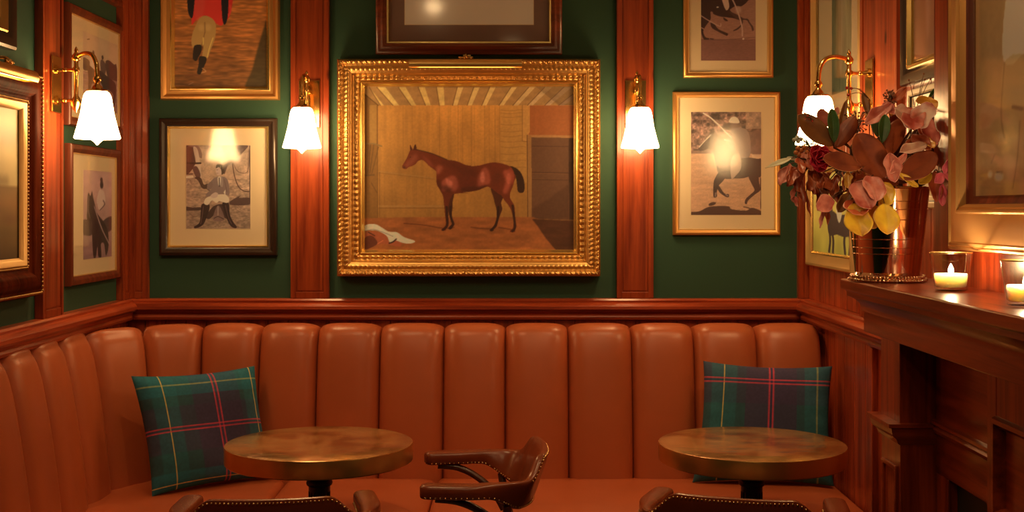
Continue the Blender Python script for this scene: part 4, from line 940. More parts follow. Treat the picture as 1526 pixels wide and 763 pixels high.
BLK = [('moulding', M_black_frame, [(0, 0), (0, .028), (.004, .034), (.03, .034), (.040, .026), (.048, .024)]), ('gold_fillet', M_gold_bright, [(.048, .022), (.050, .030), (.058, .030), (.062, .018), (.072, .014), (.074, .012)])]
framed('right', -ya, 1.878, -3.445, 2.60, BLK, 'black and gold framed picture beside the large gold framed painting', cat='picture', pic=(.072, .072, ya - 3.445 - .072, .65), cv=c, glass=True)
c = Canvas(0, 0, 10, 10, 40, 40, (220, 180, 120)); c.noise(4, 4, .08, 1)
M_creamframe = plain('cream_painted_moulding', (.74, .60, .40), .4)
CRF = [('moulding', M_creamframe, [(0, 0), (0, .022), (.004, .026), (.016, .026), (.020, .022)]), ('dark_slip', M_black_frame, [(.020, .022), (.0215, .020), (.024, .018)]), ('inner_moulding', M_creamframe, [(.024, .018), (.034, .016), (.038, .012)])]
ya = yr2(1349)
framed('right', -ya, 1.50, -3.45, 1.862, CRF, 'cream framed picture below the black frame, mostly hidden by flowers', cat='picture', mat_in=1, pic=(.08, .08, ya - 3.45 - .08, .28), cv=c, glass=True)
# large gold-framed painting on the chimney breast
c = Canvas(0, 0, 100, 130, 120, 156, (140, 94, 48)); c.I *= (1.0 + .12 * (c.Y / 130))[..., None]; c.noise(30, 60, .05, 1); c.noise(2.5, 2.5, .03, 2)
c.poly([(36, -2), (30, 20), (26, 40), (26, 58), (34, 62), (44, 58), (60, 62), (70, 50), (66, 20), (60, -2)], (214, 186, 132)); c.noise(6, 8, .08, 5, c.blur(c.mask([(26, 0), (26, 60), (70, 60), (66, 0)]).astype(float), 1)); c.poly([(25, 62), (44, 60), (42, 90), (38, 100), (28, 100)], (150, 108, 56), .8); c.line([(27, 60), (24, 86), (27, 100)], 1., (98, 60, 28), .6); c.line([(34, 84), (42, 86)], 2, (96, 64, 36), .9); c.poly([(28, 92), (38, 90), (35, 120), (27, 126)], (170, 126, 66), .6, soft=2); c.line([(40, 92), (38, 110), (34, 126)], 1, (112, 72, 36), .7)
c.ell(14, 118, 3, 2.6, (206, 168, 104), .8, .6); c.ell(22, 119.5, 5, 3.2, (212, 176, 112), .8, .5); c.line([(20, 117), (25, 117.5)], .9, (90, 60, 36), .8); c.line([(15, 112), (18, 108)], .8, (110, 74, 40), .7)
GBIG = [('moulding', M_gold_soft, [(0, 0), (0, .026), (.003, .034), (.008, .036), (.011, .033), (.014, .036), (.019, .038), (.022, .034), (.026, .034), (.060, .046), (.094, .046), (.098, .050), (.102, .050), (.106, .044), (.110, .044), (.114, .038), (.118, .030)]),
        ('wooden_slip', M_cherry, [(.118, .030), (.120, .024), (.132, .018), (.140, .012)])]
XP = 1.18 - .034; ya = XP * F / (1412.5 - CXP); Wd = .95; Hp = .86
framed('breast', -ya, side_v(371.5, ya), -ya + Wd, side_v(371.5, ya) + Hp, GBIG, 'large painting with pale figure in a wide gold frame above the mantelpiece', cat='painting', pic=(.138, .138, Wd - .138, Hp - .138), cv=c, glass=True, name='framed_painting', k=.5)

picture_light('breast', -ya + Wd / 2, side_v(371.5, ya) + Hp + .03, .17, .50, .024, 'brass picture light over the large painting above the mantelpiece', .045)

# ------------------------------------------------------------------ wall lamps
def sconce(mat, label, first=None, sw=0.):
    if first is not None:
        c = copy_tree(first); c.matrix_world = mat; c['label'] = label
        for ch in c.children:      # the neck swivels on the stem
            if ch.name.split('.')[0] in ('swan_neck', 'gallery', 'opal_shade'): ch.matrix_local = Matrix.Translation((0, 0, .072)) @ Matrix.Rotation(sw, 4, 'Y') @ Matrix.Translation((0, 0, -.072))
        return c
    o = empty('wall_sconce', mat=mat, label=label, cat='wall lamp', group='brass wall lamps')
    # local: x right, y up, z out of the wall
    m = MB(); m.box(-.044, -.098, 0, .044, .098, .006); m.build('backplate', M_brass, o, bevel=.003)
    for y in (.050, -.056):
        m = MB(); m.tube([(0, y, .004), (0, y, .012)], .017, 16); m.tube([(0, y, .010), (0, y, .022), (0, y, .030), (0, y, .05), (0, y, .062)], [.010, .008, .0055, .0055, .008], 12); m.sphere((0, y, .034), .009, 12, 8); m.build('bracket', M_brass, o, smooth=60)
    nc = .072
    m = MB(); m.lathe([(0, -.100), (.004, -.098), (.005, -.092), (.012, -.086), (.018, -.072), (.0185, -.062), (.013, -.048), (.009, -.042), (.0075, -.036), (.0075, .038), (.011, .042), (.012, .050), (.011, .058), (.0075, .062), (.0075, .080), (.013, .084), (.015, .092), (.014, .100), (.009, .106), (.005, .112), (.007, .118), (.004, .126), (0, .132)], (0, 0, nc), 20, axis='Y')
    m.build('stem', M_brass, o, smooth=50)
    ns = .186
    m = MB(); m.tube(cr([(0, .094, nc), (0, .101, nc + .025), (0, .104, nc + .055), (0, .094, nc + .088), (0, .066, nc + .108), (0, .030, ns), (0, .012, ns)], 6), .0078, 14); m.build('swan_neck', M_brass, o, smooth=60)
    m = MB(); m.lathe([(0, .022), (.010, .020), (.014, .012), (.012, .004), (.008, -.001), (.010, -.008), (.016, -.014), (.020, -.022), (.036, -.027), (.036, -.031), (0, -.030)], (0, 0, ns), 24, axis='Y'); m.build('gallery', M_brass, o, smooth=50)
    m = MB(); m.lathe([(0, -.028), (.028, -.029), (.0365, -.0325), (.042, -.039), (.0455, -.048), (.0485, -.062), (.055, -.105), (.066, -.150), (.0755, -.184), (.0765, -.189), (.074, -.192), (.050, -.1925), (.028, -.193), (.021, -.195), (.014, -.200), (.008, -.206), (.003, -.212), (0, -.214)], (0, 0, ns), 48, axis='Y')
    m.build('opal_shade', M_shade, o, smooth=70); return o
zl = 1.934
s0 = sconce(place('back', (461 - CXP) * 5.085 / F, zl) @ Matrix.Translation((0, 0, .030)), 'lit brass wall lamp on the wooden post left of the stable horse painting')
sconce(place('back', (947 - CXP) * 5.085 / F, zl) @ Matrix.Translation((0, 0, .030)), 'lit brass wall lamp on the wooden post right of the stable horse painting', s0)
rot = Matrix.Rotation(math.radians(8), 4, 'Y')
sconce(place('left', (XL + .03) * F / (82.5 - CXP), 1.930) @ Matrix.Translation((0, 0, .030)), 'lit brass wall lamp on the left wall beside the brown framed photographs', s0, sw=math.radians(-34))
sconce(place('right', -(XR - .03) * F / (1297 - CXP), 1.906) @ Matrix.Translation((0, 0, .030)), 'lit brass wall lamp on the right wall, partly behind the flowers', s0, sw=math.radians(15))
# ------------------------------------------------------------------ candles
SZ = 1.298
def candle(x, y, s, lab1, lab2):
    o = empty('candle_glass', (x, y, SZ), 0, lab1, 'candle holder', 'votive glasses')
    m = MB(); m.lathe([(0, 0), (.035, 0), (.0385, .003), (.040, .010), (.0505, .090), (.0510, .094), (.0492, .094), (.0385, .012), (.034, .008), (0, .007)], n=48); m.build('glass_bowl', M_glass_clear, o, smooth=50)
    m = MB(); rows = []
    for k in range(8): a = 2*PI*k/8; rows.append([(.0505 + .0014*math.cos(a), .0935 + .0014*math.sin(a))])
    m.lathe([(.0500 + .0016*math.cos(2*PI*k/8), .0937 + .0016*math.sin(2*PI*k/8)) for k in range(9)], n=48); m.build('gilt_rim', M_gold_bright, o, smooth=180)
    c = empty('candle', (x, y, SZ + .009), 0, lab2, 'candle', 'lit candles')
    m = MB(); m.lathe([(0, 0), (.034, 0), (.0365, .004), (.0395, .028), (.038, .033), (.035, .033), (.031, .030), (0, .028)], n=36); wx = m.build('wax', M_wax, c, smooth=50)
    m = MB(); m.tube([(0, 0, .027), (.001, 0, .033), (.0025, 0, .037)], .0011, 6); m.build('wick', M_iron, wx)
    m = MB(); m.lathe([(0, .032), (.004, .034), (.0068, .039), (.0062, .044), (.0035, .051), (0, .058)], n=16); m.build('flame', M_flame, c, smooth=180)
    l = bpy.data.lights.new('flame_light', 'POINT'); l.energy = 1.7; l.color = (1., .70, .38); l.shadow_soft_size = .006; lo = bpy.data.objects.new('flame_light', l); COL.objects.link(lo); lo.parent = c; lo.location = (0, 0, .055)
candle(1.083, 3.03, 1, 'gold-rimmed candle glass nearer the vase on the mantel shelf', 'lit white candle in the glass nearer the vase')
candle(1.075, 2.567, 1, 'gold-rimmed candle glass at the right edge of the mantel shelf', 'lit white candle in the glass farther from the vase')

# ------------------------------------------------------------------ vase
M_vase = plain('copper_silver_plate', (.86, .60, .42), .10, metal=1., bump=.03, bscale=12, bdist=.003)
VX, VY = 1.046, 3.42
v = empty('julep_vase', (VX, VY, SZ), 0, 'polished copper-toned metal beaker vase with beaded bands on the mantel shelf', 'vase')
Hh = .262; rb, rt = .088, .112
pr = [(0, .004), (.098, .002), (.102, .004), (.102, .010), (.098, .013), (.095, .016), (rb + .002, .022), (rb, .026)]
for k in range(1, 20): t = k / 20; pr.append((rb + (rt - rb) * t, .026 + (Hh - .032) * t))
pr += [(rt, Hh - .006), (rt + .003, Hh - .004), (rt + .003, Hh), (rt - .002, Hh + .001), (rt - .004, Hh - .004), (rb - .004, .03), (0, .028)]
m = MB(); m.lathe(pr, n=64); bk = m.build('beaker', M_vase, v, smooth=30)
m = MB()
for z, r0 in ((.006, .1035), (.015, .0985)):
    for k in range(64): a = 2*PI*k/64; m.sphere((r0*math.cos(a), r0*math.sin(a), z), .0042, 8, 5)
m.build('beaded_foot', M_vase, v, smooth=180)
for z in (.078, .095, .118, .172, .200, .222):
    r0 = rb + (rt - rb) * (z - .026) / (Hh - .032); m = MB(); m.lathe([(r0 + .0018*math.cos(2*PI*k/8), z + .0014*math.sin(2*PI*k/8)) for k in range(9)], n=64); m.build('raised_band', M_vase, bk, smooth=180)

# ------------------------------------------------------------------ flowers and foliage
def fp(x, y, Y):               # zoom coordinates of the flower crop -> world
    px, py = 1130 + x * .4194, 110 + y * .4194; return Vector(((px - CXP) * Y / F, Y, EYE + (CYP - py) * Y / F))
def leafmat(name, c1, c2, rough=.5, coat=.2, edge=None):
    m, nt, p, N, L = nodes(name); tc = N('ShaderNodeTexCoord'); n = N('ShaderNodeTexNoise'); n.inputs['Scale'].default_value = 20; n.inputs['Detail'].default_value = 5
    mx = N('ShaderNodeMix'); mx.data_type = 'RGBA'; mx.inputs[6].default_value = (*c1, 1); mx.inputs[7].default_value = (*c2, 1)
    r = N('ShaderNodeMapRange'); r.inputs[1].default_value = .35; r.inputs[2].default_value = .65
    L(tc.outputs['Object'], n.inputs['Vector']); L(n.outputs['Fac'], r.inputs[0]); L(r.outputs[0], mx.inputs[0]); L(mx.outputs[2], p.inputs['Base Color'])
    p.inputs['Roughness'].default_value = rough; p.inputs['Coat Weight'].default_value = coat; p.inputs['Coat Roughness'].default_value = .25
    b = N('ShaderNodeBump'); b.inputs['Strength'].default_value = .3; b.inputs['Distance'].default_value = .002; L(n.outputs['Fac'], b.inputs['Height']); L(b.outputs[0], p.inputs['Normal'])
    return m
L_mag = leafmat('velvet_brown_leaf', (.17, .026, .006), (.31, .066, .015), .55, .08)
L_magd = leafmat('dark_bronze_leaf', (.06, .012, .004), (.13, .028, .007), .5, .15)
L_olive = leafmat('olive_bronze_leaf', (.15, .055, .010), (.26, .10, .022), .55, .1)
L_green = leafmat('glossy_green_leaf', (.030, .085, .02), (.06, .15, .035), .3, .4)
L_pink = leafmat('dusty_pink_petal', (.44, .065, .05), (.80, .32, .26), .45, .15)
L_pinkw = leafmat('pale_pink_petal', (.62, .20, .15), (.85, .66, .56), .45, .15)
L_coral = leafmat('coral_leaf', (.55, .09, .035), (.80, .26, .10), .4, .25)
L_rust = leafmat('rust_red_leaf', (.28, .035, .012), (.46, .10, .028), .45, .2)
L_yel = leafmat('yellow_green_leaf', (.60, .28, .025), (.84, .58, .04), .4, .3)
L_amber = leafmat('amber_leaf', (.60, .26, .03), (.82, .46, .06), .4, .3)
L_rose = leafmat('crimson_petal', (.42, .010, .03), (.60, .02, .06), .5, .05)
L_magenta = leafmat('magenta_petal', (.55, .05, .09), (.75, .16, .22), .45, .1)
L_pale = leafmat('pale_green_leaf', (.60, .62, .42), (.80, .78, .58), .5, .1)
M_stem = plain('brown_twig', (.12, .045, .02), .6)
M_berry = plain('red_berry', (.45, .03, .02), .25, coat=.4); M_seed = plain('brown_seed', (.26, .10, .05), .5); M_bud = plain('grey_green_bud', (.42, .46, .36), .6)
def leaf_mb(b, t, w, face=(0, -1, .15), cup=.25, bend=.15, shape='oval', wave=0., seed=0, twist=0.):
    b, t = Vector(b), Vector(t); ax = t - b; Ln = ax.length; ax.normalize(); f = Vector(face).normalized(); f = (f - ax * f.dot(ax)).normalized(); sd = ax.cross(f)
    if twist:
        R = Matrix.Rotation(twist, 3, ax); f = R @ f; sd = R @ sd
    NU, NV = 19, 11; rows = []; rg = random.Random(seed); p1, p2 = rg.random() * 6, rg.random() * 6
    for i in range(NU):
        u = i / (NU - 1)
        if shape == 'oval': wd = math.sin(PI * u ** 1.12) ** .56 if 0 < u < 1 else 0
        elif shape == 'round': wd = math.sqrt(max(0, 1 - (2*u - 1) ** 2)) ** .85 * (1.05 - .1*u)
        elif shape == 'lance': wd = math.sin(PI * u ** .8) ** 1.0
        elif shape == 'fan': wd = (math.sin(PI * min(1, u ** 1.25)) ** .55) 
        wd = max(wd, .03 if 0 < i < NU - 1 else .012); row = []
        for j in range(NV):
            q = -1 + 2 * j / (NV - 1); x = q * wd * w / 2
            lob = 1 + wave * .35 * math.sin(9 * u + p1 + (2 if q > 0 else 0)) * abs(q)
            z = cup * (.55 * q * q + .5 * abs(q)) * wd * w * .5 + bend * Ln * (math.sin(PI * u) * -.5 + .0) + bend * Ln * .9 * u * u * -1 + wave * w * .12 * math.sin(11 * u + 4 * q + p2) * abs(q) - .0015 * (1 if j == NV // 2 else 0)
            row.append(tuple(b + ax * (u * Ln) + sd * (x * lob) + f * z))
        rows.append(row)
    m = MB(); m.grid(rows); return m
def add_leaf(o, base, b, t, w, mat, name='leaf', **kw):
    m = leaf_mb(b, t, w, **kw); m.v = [tuple(Vector(p) - base) for p in m.v]
    x = m.build(name, mat, o, smooth=180); s = x.modifiers.new('thickness', 'SOLIDIFY'); s.thickness = .0015; s.offset = 0; x.data.materials.append(RIM[mat.name]); s.material_offset_rim = 1; return x
RIM = {m_.name: plain(m_.name + '_edge', e_, .5) for m_, e_ in ((L_mag, (.62, .28, .10)), (L_magd, (.22, .07, .025)), (L_olive, (.50, .26, .08)), (L_green, (.12, .22, .06)), (L_pink, (.80, .38, .28)), (L_pinkw, (.85, .6, .5)), (L_coral, (.8, .36, .2)), (L_rust, (.5, .15, .06)), (L_yel, (.8, .5, .1)), (L_amber, (.8, .45, .1)), (L_rose, (.55, .02, .05)), (L_magenta, (.7, .15, .2)), (L_pale, (.8, .78, .6)))}
MOUTH = Vector((VX, VY, SZ + .235)); FOOT = Vector((VX, VY, SZ + .05))
nst = [0]
def spray(name, label, cat, hub, leaves, group=None, stem_r=.0028, extra=None, mat_stem=None):
    """one cut stem with its own leaves; hub = where the leaves fork, leaves = [(base, tip, width, material, options)]"""
    k = nst[0]; nst[0] += 1; a = k * 2.4; off = Vector((math.cos(a), math.sin(a), 0)) * (.018 + .004 * (k % 9))
    base = MOUTH + off * 1.0; root = FOOT + off * .8
    o = empty(name, tuple(root), 0, label, cat, group)
    hub = Vector(hub); m = MB(); mid = base + Vector((0, 0, .03)) + (hub - base) * .35
    m.tube([tuple(Vector(p) - root) for p in cr([root, base, mid, hub], 5)], stem_r, 7)
    for (b, t, w, mt_, kw) in leaves:
        if (Vector(b) - hub).length > .006: m.tube([tuple(Vector(p) - root) for p in cr([hub, (hub + Vector(b)) / 2 + Vector((0, 0, .006)), b], 3)], stem_r * .55, 6)
    if extra: extra(o, root, m)
    m.build('stem', mat_stem or M_stem, o, smooth=60)
    for i, (b, t, w, mt_, kw) in enumerate(leaves):
        kw = dict(kw); nm = kw.pop('name', 'leaf'); add_leaf(o, root, b, t, w, mt_, nm, seed=k * 17 + i, **kw)
    return o
W = .4194 * 3.35 / F      # zoom unit -> metres
Yf = 3.32
# magnolia
spray('magnolia_stem', 'magnolia stem with broad brown leaves and a green leaf, left side of the bouquet', 'foliage', fp(268, 262, 3.36), [
    (fp(268, 255, 3.35), fp(146, 146, 3.33), 78*W, L_olive, dict(cup=.25, bend=.10)),
    (fp(275, 262, 3.36), fp(345, 152, 3.38), 62*W, L_mag, dict(cup=-.3, bend=-.05, face=(-.4, -1, 0))),
    (fp(270, 245, 3.34), fp(262, 122, 3.35), 42*W, L_green, dict(cup=.5, bend=.04)),
    (fp(284, 240, 3.40), fp(314, 92, 3.42), 26*W, L_olive, dict(cup=.3, bend=.05))], group='magnolia stems')
spray('magnolia_stem', 'magnolia stem with the largest oval brown leaves at the centre of the bouquet', 'foliage', fp(440, 350, 3.34), [
    (fp(450, 375, 3.28), fp(352, 212, 3.27), 112*W, L_mag, dict(cup=.22, bend=.08, face=(-.1, -1, .2))),
    (fp(462, 290, 3.33), fp(520, 158, 3.34), 78*W, L_mag, dict(cup=-.25, bend=.05, face=(.3, -1, 0))),
    (fp(370, 330, 3.27), fp(238, 292, 3.25), 78*W, L_mag, dict(cup=.3, bend=.14, face=(0, -1, .6))),
    (fp(425, 225, 3.38), fp(420, 128, 3.40), 40*W, L_green, dict(cup=.5, bend=.03, face=(-.5, -1, 0))),
    (fp(440, 245, 3.32), fp(452, 143, 3.33), 42*W, L_green, dict(cup=.5, bend=.04)),
    (fp(392, 150, 3.48), fp(372, 66, 3.50), 26*W, L_olive, dict(cup=.3, bend=.05))], group='magnolia stems')
spray('magnolia_stem', 'magnolia stem with brown leaves at the right, beside the large gold frame', 'foliage', fp(520, 350, 3.36), [
    (fp(500, 372, 3.30), fp(640, 282, 3.30), 88*W, L_mag, dict(cup=.2, bend=.1, face=(.2, -1, .3))),
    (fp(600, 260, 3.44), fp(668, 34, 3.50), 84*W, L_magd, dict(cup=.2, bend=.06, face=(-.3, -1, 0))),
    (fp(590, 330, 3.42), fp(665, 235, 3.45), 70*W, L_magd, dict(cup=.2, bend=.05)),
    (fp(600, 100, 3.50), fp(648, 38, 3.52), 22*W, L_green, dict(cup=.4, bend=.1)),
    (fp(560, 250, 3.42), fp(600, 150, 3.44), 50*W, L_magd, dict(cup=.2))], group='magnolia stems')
# dark filling leaves deep in the bouquet
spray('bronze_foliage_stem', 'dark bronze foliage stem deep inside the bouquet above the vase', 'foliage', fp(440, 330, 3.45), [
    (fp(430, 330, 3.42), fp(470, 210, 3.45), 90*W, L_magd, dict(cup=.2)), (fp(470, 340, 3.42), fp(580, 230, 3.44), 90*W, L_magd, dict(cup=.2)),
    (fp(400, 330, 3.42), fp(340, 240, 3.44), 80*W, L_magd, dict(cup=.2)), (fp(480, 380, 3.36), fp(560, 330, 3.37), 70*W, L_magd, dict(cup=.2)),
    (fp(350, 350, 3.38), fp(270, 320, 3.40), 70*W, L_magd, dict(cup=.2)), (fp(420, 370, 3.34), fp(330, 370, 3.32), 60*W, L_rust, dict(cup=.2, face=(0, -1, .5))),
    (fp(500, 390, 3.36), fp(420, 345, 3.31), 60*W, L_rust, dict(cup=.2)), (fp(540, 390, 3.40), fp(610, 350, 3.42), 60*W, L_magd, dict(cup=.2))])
# pink hydrangea-like leaves
spray('pink_leaf_stem', 'stem with the palest pink ruffled leaf at the top right of the bouquet', 'flower', fp(550, 190, 3.36), [
    (fp(556, 182, 3.30), fp(500, 118, 3.27), 74*W, L_pinkw, dict(shape='round', cup=.35, bend=.2, wave=.35, face=(.1, -1, .5), name='petal')),
    (fp(552, 184, 3.30), fp(618, 108, 3.27), 74*W, L_pinkw, dict(shape='round', cup=.35, bend=.2, wave=.35, face=(.2, -1, .4), name='petal')),
    (fp(545, 120, 3.31), fp(558, 186, 3.26), 86*W, L_pink, dict(shape='round', cup=.3, bend=.2, wave=.3, face=(0, -1, .3), name='petal')),
    (fp(600, 150, 3.36), fp(640, 248, 3.32), 66*W, L_pink, dict(shape='oval', cup=.3, bend=.3, wave=.4, face=(.3, -1, .1), name='petal')),
    (fp(585, 160, 3.36), fp(588, 222, 3.35), 34*W, L_coral, dict(cup=.3, bend=.2, wave=.4))], group='pink leaf stems')
spray('pink_leaf_stem', 'stem with pink and coral leaves at the top centre of the bouquet', 'flower', fp(430, 175, 3.40), [
    (fp(475, 105, 3.36), fp(385, 165, 3.33), 52*W, L_pink, dict(shape='oval', cup=.3, bend=.2, wave=.4, face=(0, -1, .6), name='petal')),
    (fp(450, 100, 3.38), fp(485, 138, 3.34), 40*W, L_pink, dict(shape='round', cup=.3, wave=.4, face=(0, -1, .6), name='petal')),
    (fp(470, 105, 3.40), fp(528, 48, 3.38), 30*W, L_coral, dict(cup=.4, bend=.1, wave=.3)),
    (fp(490, 120, 3.42), fp(475, 140, 3.36), 30*W, L_amber, dict(cup=.3)),
    (fp(455, 190, 3.38), fp(500, 150, 3.35), 36*W, L_rust, dict(cup=.3, wave=.3))], group='pink leaf stems')
spray('pink_leaf_stem', 'stem with small dusky pink leaf in front of the right wall lamp', 'flower', fp(255, 190, 3.42), [
    (fp(240, 190, 3.40), fp(225, 125, 3.39), 46*W, L_pink, dict(shape='round', cup=.3, wave=.4, name='petal')), (fp(265, 160, 3.42), fp(285, 118, 3.42), 22*W, L_pink, dict(cup=.2, wave=.3))], group='pink leaf stems')
spray('pink_leaf_stem', 'stem with folded pale leaf and amber edge at the right centre of the bouquet', 'flower', fp(560, 300, 3.34), [
    (fp(600, 250, 3.30), fp(515, 262, 3.25), 46*W, L_pinkw, dict(cup=.5, bend=.2, wave=.4, face=(0, -1, .7), name='petal')), (fp(545, 215, 3.34), fp(612, 262, 3.29), 50*W, L_rust, dict(cup=.4, wave=.5)),
    (fp(590, 225, 3.33), fp(625, 255, 3.29), 30*W, L_amber, dict(cup=.3, wave=.4)), (fp(530, 280, 3.30), fp(560, 225, 3.33), 40*W, L_rust, dict(cup=.3, wave=.3))], group='pink leaf stems')
spray('pink_leaf_stem', 'stem with folded rose-pink leaf just above the vase rim', 'flower', fp(480, 350, 3.32), [
    (fp(468, 282, 3.27), fp(486, 380, 3.23), 58*W, L_pink, dict(cup=.5, bend=.1, wave=.5, name='petal', face=(-.2, -1, .1))), (fp(528, 280, 3.27), fp(470, 350, 3.24), 30*W, L_pink, dict(cup=.4, bend=.1, wave=.5, name='petal'))], group='pink leaf stems')
spray('orange_leaf_stem', 'twig with orange and yellow leaves behind the pale pink leaf', 'foliage', fp(600, 140, 3.42), [
    (fp(560, 96, 3.36), fp(610, 92, 3.37), 36*W, L_amber, dict(cup=.3, wave=.3)), (fp(600, 84, 3.38), fp(635, 118, 3.36), 34*W, L_amber, dict(cup=.3, wave=.4)), (fp(480, 128, 3.40), fp(510, 150, 3.36), 24*W, L_yel, dict(cup=.3)),
    (fp(655, 120, 3.44), fp(660, 230, 3.40), 26*W, L_coral, dict(cup=.3, wave=.4)), (fp(640, 140, 3.44), fp(668, 150, 3.42), 20*W, L_magenta, dict(cup=.3, wave=.4))])
spray('magenta_flower', 'small magenta flower hanging over the right of the vase by the gold frame', 'flower', fp(640, 352, 3.38), [
    (fp(660, 355, 3.30), fp(700, 378, 3.26), 30*W, L_magenta, dict(cup=.3, wave=.4, name='petal')), (fp(660, 355, 3.30), fp(680, 308, 3.28), 26*W, L_magenta, dict(cup=.3, wave=.4, name='petal')),
    (fp(662, 355, 3.30), fp(632, 384, 3.28), 34*W, L_magenta, dict(cup=.3, wave=.4, name='petal')), (fp(625, 345, 3.34), fp(640, 450, 3.31), 46*W, L_rust, dict(cup=.3, wave=.4)), (fp(655, 390, 3.33), fp(658, 466, 3.31), 30*W, L_magenta, dict(cup=.3, wave=.5)), (fp(665, 150, 3.46), fp(645, 235, 3.44), 40*W, L_magenta, dict(cup=.3))])
# low front leaves over the rim
spray('copper_beech_stem', 'stem of pink-flushed yellow leaves drooping over the front of the vase', 'foliage', fp(420, 370, 3.30), [
    (fp(400, 365, 3.26), fp(425, 440, 3.20), 78*W, L_pink, dict(shape='round', cup=.35, bend=.15, wave=.2, face=(.1, -1, .3))),
    (fp(345, 385, 3.25), fp(400, 470, 3.19), 80*W, L_pink, dict(shape='round', cup=.35, bend=.15, wave=.2, face=(-.1, -1, .3))),
    (fp(330, 448, 3.24), fp(372, 490, 3.19), 88*W, L_coral, dict(shape='round', cup=.3, bend=.2, wave=.2, face=(0, -1, .5))),
    (fp(335, 462, 3.22), fp(372, 572, 3.18), 96*W, L_yel, dict(shape='oval', cup=.3, bend=.1, wave=.25)),
    (fp(445, 385, 3.27), fp(460, 462, 3.23), 66*W, L_yel, dict(shape='round', cup=.3, wave=.2)),
    (fp(448, 460, 3.22), fp(462, 566, 3.18), 88*W, L_yel, dict(shape='oval', cup=.25, bend=.1, wave=.15)),
    (fp(425, 470, 3.24), fp(400, 545, 3.21), 60*W, L_amber, dict(shape='round', cup=.3)),
    (fp(500, 352, 3.30), fp(572, 400, 3.29), 24*W, L_yel, dict(cup=.3, wave=.4)), (fp(570, 390, 3.32), fp(618, 350, 3.33), 40*W, L_yel, dict(cup=.3)),
    (fp(325, 425, 3.27), fp(290, 485, 3.23), 46*W, L_olive, dict(cup=.4, wave=.3))])
spray('pink_leaf_stem', 'stem with one round dusky pink leaf hanging left of the yellow leaves', 'flower', fp(300, 420, 3.28), [
    (fp(262, 440, 3.23), fp(215, 480, 3.20), 56*W, L_pink, dict(shape='round', cup=.3, wave=.3, name='petal')), (fp(245, 470, 3.24), fp(250, 535, 3.22), 18*W, L_rust, dict(shape='lance', wave=.6)), (fp(232, 480, 3.24), fp(222, 545, 3.22), 16*W, L_pink, dict(shape='lance', wave=.6))], group='pink leaf stems')
# drooping rust leaves on the left
rg = random.Random(5); lv = []
for (x0, y0, x1, y1, w, mt_) in ((112, 320, 70, 385, 44, L_pink), (130, 330, 105, 400, 40, L_rust), (150, 325, 122, 400, 44, L_rust), (140, 390, 118, 440, 20, L_pink), (118, 430, 140, 472, 20, L_pink), (165, 345, 160, 420, 46, L_rust), (178, 350, 205, 430, 40, L_rust),
        (190, 330, 180, 400, 40, L_rust), (208, 340, 225, 410, 36, L_rust), (215, 395, 205, 470, 20, L_rust), (170, 420, 190, 505, 18, L_rust), (150, 370, 165, 470, 26, L_rust), (140, 300, 160, 350, 36, L_rust), (175, 300, 195, 345, 38, L_rust)):
    lv.append((fp(x0, y0, 3.33), fp(x1, y1, 3.29 + rg.uniform(-.01, .02)), w*W, mt_, dict(shape='oval' if w > 30 else 'lance', cup=rg.uniform(-.8, .8), bend=rg.uniform(-.1, .3), wave=.9, twist=rg.uniform(-.9, .9))))
spray('rust_leaf_branch', 'branch of curled rust and pink leaves drooping at the far left of the bouquet', 'foliage', fp(190, 318, 3.35), lv)
lv = []
for (x0, y0, x1, y1, w, mt_) in ((262, 350, 240, 430, 40, L_rust), (280, 360, 262, 440, 44, L_rust), (300, 350, 295, 420, 30, L_coral), (318, 350, 322, 410, 30, L_amber), (340, 345, 330, 400, 26, L_rust), (245, 390, 235, 440, 34, L_magd), (290, 400, 300, 450, 34, L_magd), (230, 350, 250, 410, 34, L_rust), (310, 380, 340, 430, 36, L_rust), (265, 400, 285, 470, 26, L_rust)):
    lv.append((fp(x0, y0, 3.31), fp(x1, y1, 3.27 + rg.uniform(-.01, .02)), w*W, mt_, dict(shape='oval', cup=rg.uniform(-.8, .8), bend=rg.uniform(-.1, .3), wave=.9, twist=rg.uniform(-.9, .9))))
spray('rust_leaf_branch', 'branch of small crinkled brown leaves hanging below the crimson rose', 'foliage', fp(300, 335, 3.34), lv)
spray('pale_leaf_stem', 'stem ending in one pale cream-green leaf pointing at the framed polo rider', 'foliage', fp(150, 302, 3.36), [(fp(118, 300, 3.33), fp(26, 330, 3.30), 24*W, L_pale, dict(shape='lance', cup=.3, bend=.05, face=(0, -1, 1))), (fp(140, 305, 3.34), fp(105, 296, 3.33), 12*W, L_pale, dict(cup=.3))])
# crimson rose
def rose(o, root, m):
    c0 = fp(222, 298, 3.29)
    for i in range(16):
        a = i * 2.4; r = .006 + .0018 * i; q = Vector((math.cos(a) * r, -.020 + .0022 * i * .6, math.sin(a) * r))
        b_ = c0 + Vector((0, .012, 0)); add_leaf(o, root, b_, c0 + q * 1.15 + Vector((0, -.004, 0)), .018 + .0016 * i, L_rose, 'petal', shape='round', cup=.5, face=(math.cos(a)*.4, -1, math.sin(a)*.4), wave=.2, seed=i)
spray('crimson_rose', 'deep crimson rose at the left of the bouquet below the magnolia leaves', 'flower', fp(222, 300, 3.31), [], extra=rose)
